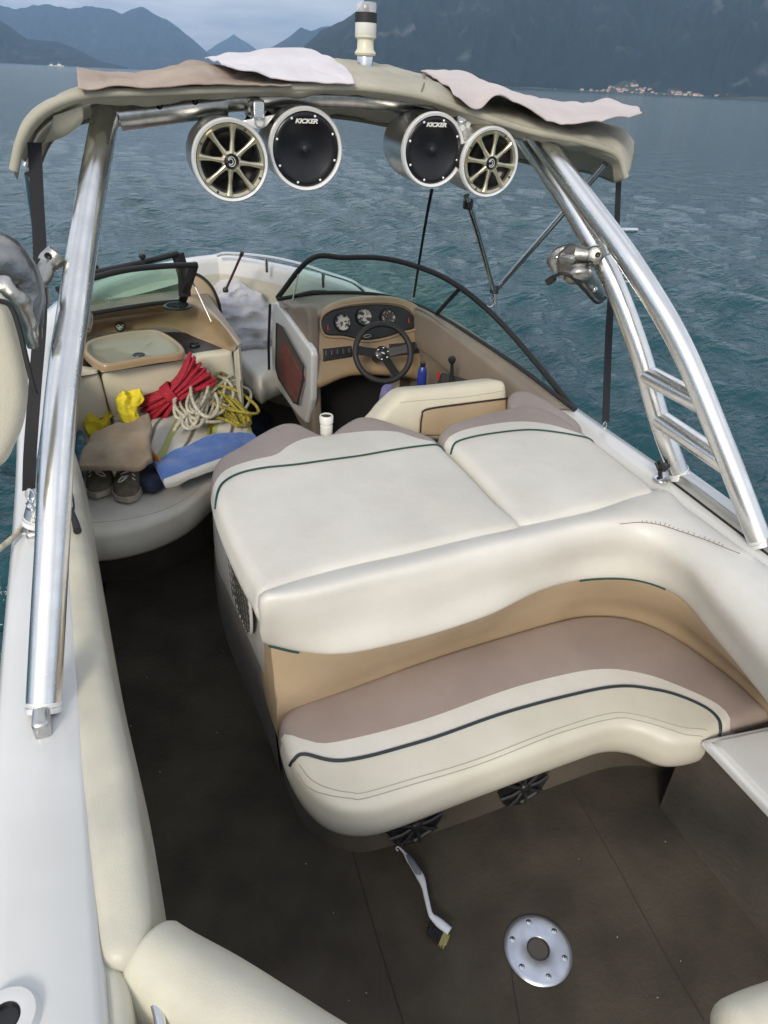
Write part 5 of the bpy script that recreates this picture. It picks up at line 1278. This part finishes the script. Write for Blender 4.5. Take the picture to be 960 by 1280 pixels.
def bracket(px0, px1, px2, pyt, pyb, Yd, label, cp):
    P_ = Plane(Yp((px0+px1)/2, (pyt+pyb)/2, Yd), (1, 0, 0), (0, 0, 1)); c = P_.o
    root = thing('speaker_bracket', label, 'bracket', c, 'white plates holding the speaker pairs')
    o = cushion('plate', P_, [(px0, pyt+4), (px1, pyt-4), (px2+8, pyb-4), (px2, pyb), (px2-10, pyb-2)], [ringm], root, r=.003, thick=.012, puff=0, smooth=False, step=.02, wr=0)
    tube_ = [P_.pt(*P_.uv(px2+(cp), (pyt+pyb)/2-2), .004)]
    cc = tube_[0]; obj('emblem', tube([cc+Vector((.013*math.cos(t), -.002, .013*math.sin(t))) for t in np.linspace(0, 6.28, 20)[:-1]], .0018, 6, closed=True), brushed, root)
    a = P_.hit((px0+px1)/2, pyt-1); b = Vector((a.x, 2.34, np.interp(a.x, [.084, .34, .77, 1.2, 1.456], [1.885, 1.925, 1.955, 1.925, 1.885])))
    obj('clamp_block', box(a+Vector((0, .01, .018)), (.035, .04, .05)), alu, root, bevel=.006)
    obj('clamp_band', tube([b+Vector((-.018, 0, 0)), b+Vector((.018, 0, 0))], .040, 24), alu, root)
    obj('clamp_stem', tube([a+Vector((0, .015, .02)), b], .012, 12), steel, root)
bracket(302, 345, 325, 147, 162, 2.25, 'white bracket plate between the two port speakers', -1)
bracket(560, 592, 577, 152, 170, 2.23, 'white bracket plate between the two starboard speakers', 0)

# ================================================================== straps, struts, racks
def strap(path, w, label, thing_name='canopy_strap', hook=True):
    root = thing(thing_name, label, 'strap', path[-1], 'black webbing straps holding the canopy')
    P_ = cr(path, 10); v = []; f = []
    for i, p in enumerate(P_):
        tw = w*.5; a = .25*math.sin(i*.12)
        d = Vector((math.cos(a), math.sin(a), 0)); v += [p-d*tw+Vector((0, -.0012, 0)), p+d*tw+Vector((0, -.0012, 0)), p+d*tw+Vector((0, .0012, 0)), p-d*tw+Vector((0, .0012, 0))]
    f = [(i*4+j, i*4+(j+1) % 4, (i+1)*4+(j+1) % 4, (i+1)*4+j) for i in range(len(P_)-1) for j in range(4)]+[(0, 1, 2, 3), tuple(len(P_)*4-4+j for j in range(4))]
    obj('webbing', MB().add(v, f), webbing, root, smooth=False)
    if hook:
        e = P_[-1]; hk = tube([e+Vector((.010*math.cos(t), 0, -.018+.020*math.sin(t))) for t in np.linspace(0, 6.28, 20)[:-1]], .003, 6, closed=True)
        tube([e+Vector((.004*math.cos(t), .004*math.sin(t), -.04+.012*math.sin(t+1))) for t in np.linspace(0, 6.28, 14)[:-1]], .0028, 6, closed=True, mb=hk); obj('snap_hook', hk, steel, root)
        obj('pad_eye', lathe([(.018, -.004), (.016, .004), (.006, .006), (0, .006)], e+Vector((0, 0, -.055)), (0, 0, 1), 16), steel, root)
    return root
e_ = Z(757, 520, .875)
strap([Yp(776, 182, 2.3), Yp(774, 210, 2.28), Yp(770, 300, 2.25), Yp(762, 400, 2.18), Yp(757, 528, 2.10)], .030, 'black strap from the starboard end of the canopy to the gunwale')
strap([Yp(540, 236, 3.1), Yp(530, 290, 3.3), Yp(517, 372, 3.75)], .016, 'thin black strap from the canopy front down to the windshield base', hook=True)
stp = strap([Yp(43, 178, 2.25), Yp(46, 240, 2.2), Yp(50, 320, 2.1), Yp(50, 400, 2.0), Yp(44, 480, 1.95), Yp(38, 560, 1.9), Yp(36, 612, 1.88)], .034, 'black strap hanging from the port end of the canopy beside the tower leg')
# chain-like buckle under the port strap
e = Yp(37, 625, 1.85)
# bimini struts starboard
st = thing('bimini_strut', 'slim stainless struts meeting at the starboard windshield frame', 'strut', Yp(618, 372, 3.02))
obj('upright_tube', tube([Yp(583, 245, 2.75), Yp(598, 292, 2.85), Yp(618, 365, 3.02)], .0125, 12), steel, st)
obj('diagonal_tube', tube([Yp(757, 205, 2.5), Yp(690, 283, 2.75), Yp(622, 360, 3.02)], .0125, 12), steel, st)
for px, py, yd in ((585, 255, 2.77), (618, 362, 3.02)):
    obj('clamp', lathe([(.010, -.02), (.020, -.018), (.022, 0), (.020, .018), (.010, .02)], Yp(px, py, yd), (.2, .3, 1), 16), blackp, st)
obj('foot_fitting', tube([Yp(618, 362, 3.02), Yp(619, 382, 3.02)], .011, 10), steel, st)
obj('safety_ring', tube([Yp(613, 378, 3.0)+Vector((.022*math.cos(t), 0, .022*math.sin(t))) for t in np.linspace(0, 6.28, 20)[:-1]], .0018, 5, closed=True), steel, st)
pp_ = obj('bimini_pole', tube([Yp(36, 218, 2.45), Yp(40, 250, 2.5), Yp(50, 318, 2.62), Yp(58, 380, 2.75)], .0125, 12), steel, None); tag(pp_, 'stainless bimini pole behind the black strap on the port side', 'strut')

def blob(path, rads, n=14, seed=0, amp=.12):
    mb = tube(cr(path, 6), [float(x) for x in np.interp(np.linspace(0, 1, (len(path)-1)*6+1), np.linspace(0, 1, len(rads)), rads)], n)
    for i, p in enumerate(mb.v): mb.v[i] = p+Vector((mn.noise(p*40+Vector((seed, 0, 0))), mn.noise(p*40+Vector((0, seed, 0))), mn.noise(p*40)))*.01*amp*6
    return mb
def rack_stb():
    c = Yp(735, 292, 1.9); root = thing('board_rack', 'cast aluminium board rack clamped to the starboard tower leg', 'board rack', Yp(712, 340, 2.0))
    k = min(cr([Vector(p) for p in FRT], 12), key=lambda p: (p-Yp(738, 296, 1.9)).length)
    ax = (Vector(FRT[4])-Vector(FRT[3])).normalized()
    obj('clamp_collar', lathe([(.032, -.030), (.042, -.026), (.045, 0), (.042, .026), (.032, .030)], k, ax, 28), alu, root)
    b0 = k+Vector((-.045, -.03, .0)); obj('clamp_knuckle', lathe([(0, .030), (.022, .030), (.030, .022), (.032, -.020), (.026, -.032), (0, -.034)], b0+Vector((.006, .0, 0)), (-.5, -.7, .25), 24), cast, root)
    for d in ((-.052, -.062, .010), (-.070, -.054, -.018)): obj('clamp_screw', lathe([(0, .001), (.005, .001), (.008, .004), (.009, 0)], k+Vector(d), (-.5, -.8, .2), 12), blackp, root)
    q_ = Matrix.Rotation(-.5, 3, 'Y') @ Matrix.Rotation(.4, 3, 'Z') @ Matrix.Rotation(.25, 3, 'X')
    obj('pivot_body', box(Yp(714, 328, 2.05), (.085, .07, .10), rot=q_), cast, root, bevel=.016, smooth=False)
    obj('pivot_neck', tube([b0, Yp(718, 318, 2.03)], [.024, .030], 18), cast, root)
    obj('pivot_disc', lathe([(0, .022), (.034, .022), (.043, .014), (.046, .008), (.046, -.006), (.040, -.012), (.036, -.022), (0, -.022)], Yp(722, 343, 2.0), (-.15, -.55, -.8), 36), cast, root)
    def arm(pts, ws):
        P_ = cr(pts, 6); return tube(P_, [float(x) for x in np.interp(np.linspace(0, 1, len(P_)), np.linspace(0, 1, len(ws)), ws)], 20, sx=1.0, sy=.55)
    obj('rack_arm', arm([Yp(718, 312, 2.1), Yp(700, 316, 2.13), Yp(690, 326, 2.15), Yp(694, 338, 2.15)], [.018, .022, .020, .012]), cast, root)
    obj('rack_arm', arm([Yp(727, 338, 2.06), Yp(738, 352, 2.09), Yp(747, 364, 2.12), Yp(754, 373, 2.14)], [.034, .030, .026, .014]), cast, root)
    for px, py, y_ in ((697, 322, 2.11), (744, 362, 2.07)): obj('pivot_bolt', lathe([(0, .006), (.006, .006), (.009, .003), (.010, -.004)], Yp(px, py, y_), (-.3, -.9, .1), 14), steel, root)
    obj('bungee_cord', tube(cr([Yp(686, 352, 2.05), Yp(700, 342, 2.0), Yp(714, 346, 1.98), Yp(730, 362, 2.0), Yp(746, 378, 2.05), Yp(757, 372, 2.1)], 6), .006, 8), cordm, root)
    obj('bungee_end', tube([Yp(684, 353, 2.05), Yp(693, 347, 2.03)], .012, 8), cordm, root)
    for a, b in (((745, 288, 2.0), (795, 288, 2.15)), ((765, 344, 2.0), (797, 342, 2.12)), ((770, 354, 2.0), (795, 352, 2.12))):
        obj('rack_tube', tube([Yp(*a), Yp(*b)], .009, 10), alu, root)
rack_stb()
def rack_port():
    root = thing('board_rack', 'cast aluminium board rack outside the port tower leg', 'board rack', Yp(25, 380, 1.75))
    obj('clamp_collar', lathe([(.032, -.025), (.042, -.022), (.045, 0), (.042, .022), (.032, .025)], mir(FRT[3])+Vector((0, 0, -.02)), Vector(mir(FRT[4]))-Vector(mir(FRT[2])), 28), alu, root)
    k = Yp(68, 324, 1.93); obj('clamp_knuckle', blob([k+Vector((.01, 0, .01)), k+Vector((-.02, -.01, -.012))], [.028, .022], 14, 3), cast, root)
    for d in ((-.012, -.028, .014), (-.02, -.026, -.01)): obj('clamp_screw', lathe([(0, .001), (.005, .001), (.007, .003), (.008, 0)], k+Vector(d), (0, -1, .1), 12), blackp, root)
    obj('shell', blob([Yp(-14, 330, 1.80), Yp(2, 335, 1.80), Yp(22, 355, 1.80), Yp(30, 390, 1.78), Yp(34, 425, 1.76)], [.075, .07, .055, .045, .03], 20, 5, .06), mat('dark_cast_metal', (.34, .34, .33), .32, 1, col2=(.20, .20, .20), ns=12, bump=.4, bs=50, bump2=.5, bs2=18), root)
    obj('rack_arm', blob([Yp(-10, 352, 1.70), Yp(10, 362, 1.70), Yp(24, 376, 1.70), Yp(34, 398, 1.71), Yp(40, 432, 1.74)], [.018, .02, .022, .018, .012], 12, 7), cast, root)
    obj('rack_arm', blob([Yp(36, 352, 1.82), Yp(48, 358, 1.86), Yp(62, 330, 1.92)], [.016, .013, .02], 12, 9), cast, root)
    for px, py in ((41, 358), (42, 386), (43, 404)): obj('pivot_bolt', lathe([(0, .006), (.008, .005), (.010, 0)], Yp(px, py, 1.8), (0, -1, .3), 14), steel, root)
rack_port()
# cream padded panel outside the port side
P_ = Plane(Yp(10, 480, 1.45), (1, .15, 0), (0, .15, 1))
fp_ = cushion('padded_panel', P_, [(-70, 370), (-10, 366), (12, 380), (24, 415), (34, 455), (37, 490), (32, 530), (20, 560), (0, 588), (-70, 610)], [cream_v], None, r=.03, thick=.08, puff=.02, n=4, step=.04)
tag(fp_, 'cream padded panel with black cord edge at the far left beyond the tower leg', 'padded panel')
obj('edge_cord', tube(cr([P_.pt(*P_.uv(x, y), .004) for x, y in ((-30, 374), (0, 376), (14, 384), (24, 412), (33, 450), (40, 478), (44, 492))], 6), .005, 6), cordm, fp_)
rp_ = obj('mooring_rope', tube(cr([Z(44, 548, .98), Z(36, 552, .96), Z(34, 570, .9), Z(40, 600, .85), Z(38, 640, .83), Z(20, 668, .82), Z(-5, 690, .82), Z(-60, 740, .80)], 6), .0085, 8), whiterope, None); tag(rp_, 'beige mooring rope looped round the port tower leg', 'rope')
ck = obj('cleat_shackle', tube([Z(37, 625+i*4, .86-.004*i)+Vector((.006*(-1)**i, 0, 0)) for i in range(10)], .006, 6), steel, None); tag(ck, 'chain of small steel shackles at the foot of the port strap', 'shackle')
# black cord loop hanging over the port bolster
cl_ = thing('cord_loop', 'black cord loop with toggle hanging over the port bolster', 'cord', Z(92, 640, .82))
obj('cord', tube(cr([Z(80, 606, .84), Z(88, 612, .835), Z(92, 628, .83), Z(91, 640, .825), Z(84, 642, .83), Z(78, 640, .84)], 6), .0035, 6), cordm, cl_)
obj('toggle', tube([Z(89, 636, .825), Z(94, 652, .818), Z(97, 664, .815)], [.006, .010, .012], 8), cordm, cl_)
# starboard rail cam cleat by the leg
ct = thing('strap_cleat', 'small black swivel cleat on the starboard gunwale beside the tower foot', 'cleat', Z(828, 598, .82))
obj('base', lathe([(.026, 0), (.024, .006), (0, .007)], Z(826, 600, .82), (0, 0, 1), 20), steel, ct)
obj('stem', tube([Z(826, 600, .82), Z(825, 590, .84)], .008, 10), blackp, ct)
kb = obj('knob', MB().add(*(lambda m_: (m_.v, m_.f))(lathe([(0, .016), (.014, .012), (.018, 0), (.014, -.012), (0, -.016)], Z(829, 584, .87), (1, 0, 0), 16))), blackp, ct)
obj('prong', tube([Z(825, 590, .85), Z(820, 578, .88)], .006, 8), blackp, ct)
obj('prong', tube([Z(824, 588, .85), Z(824, 575, .89)], .005, 8), blackp, ct)

# ================================================================== camera and view
cd = bpy.data.cameras.new('camera'); co = bpy.data.objects.new('camera', cd); COL.objects.link(co); S.camera = co
cd.sensor_fit = 'VERTICAL'; cd.sensor_height = 36; cd.sensor_width = 27; cd.lens = F/1280*36; cd.clip_start = .05; cd.clip_end = 150000
co.matrix_world = Matrix.Translation(CAM) @ RM.to_4x4()
S.view_settings.view_transform = 'Standard'; S.view_settings.look = 'None'; S.view_settings.gamma = 1; S.view_settings.use_curve_mapping = False
S.view_settings.exposure = .86
S.cycles.volume_bounces = 0; S.cycles.max_bounces = 8; S.cycles.transparent_max_bounces = 16
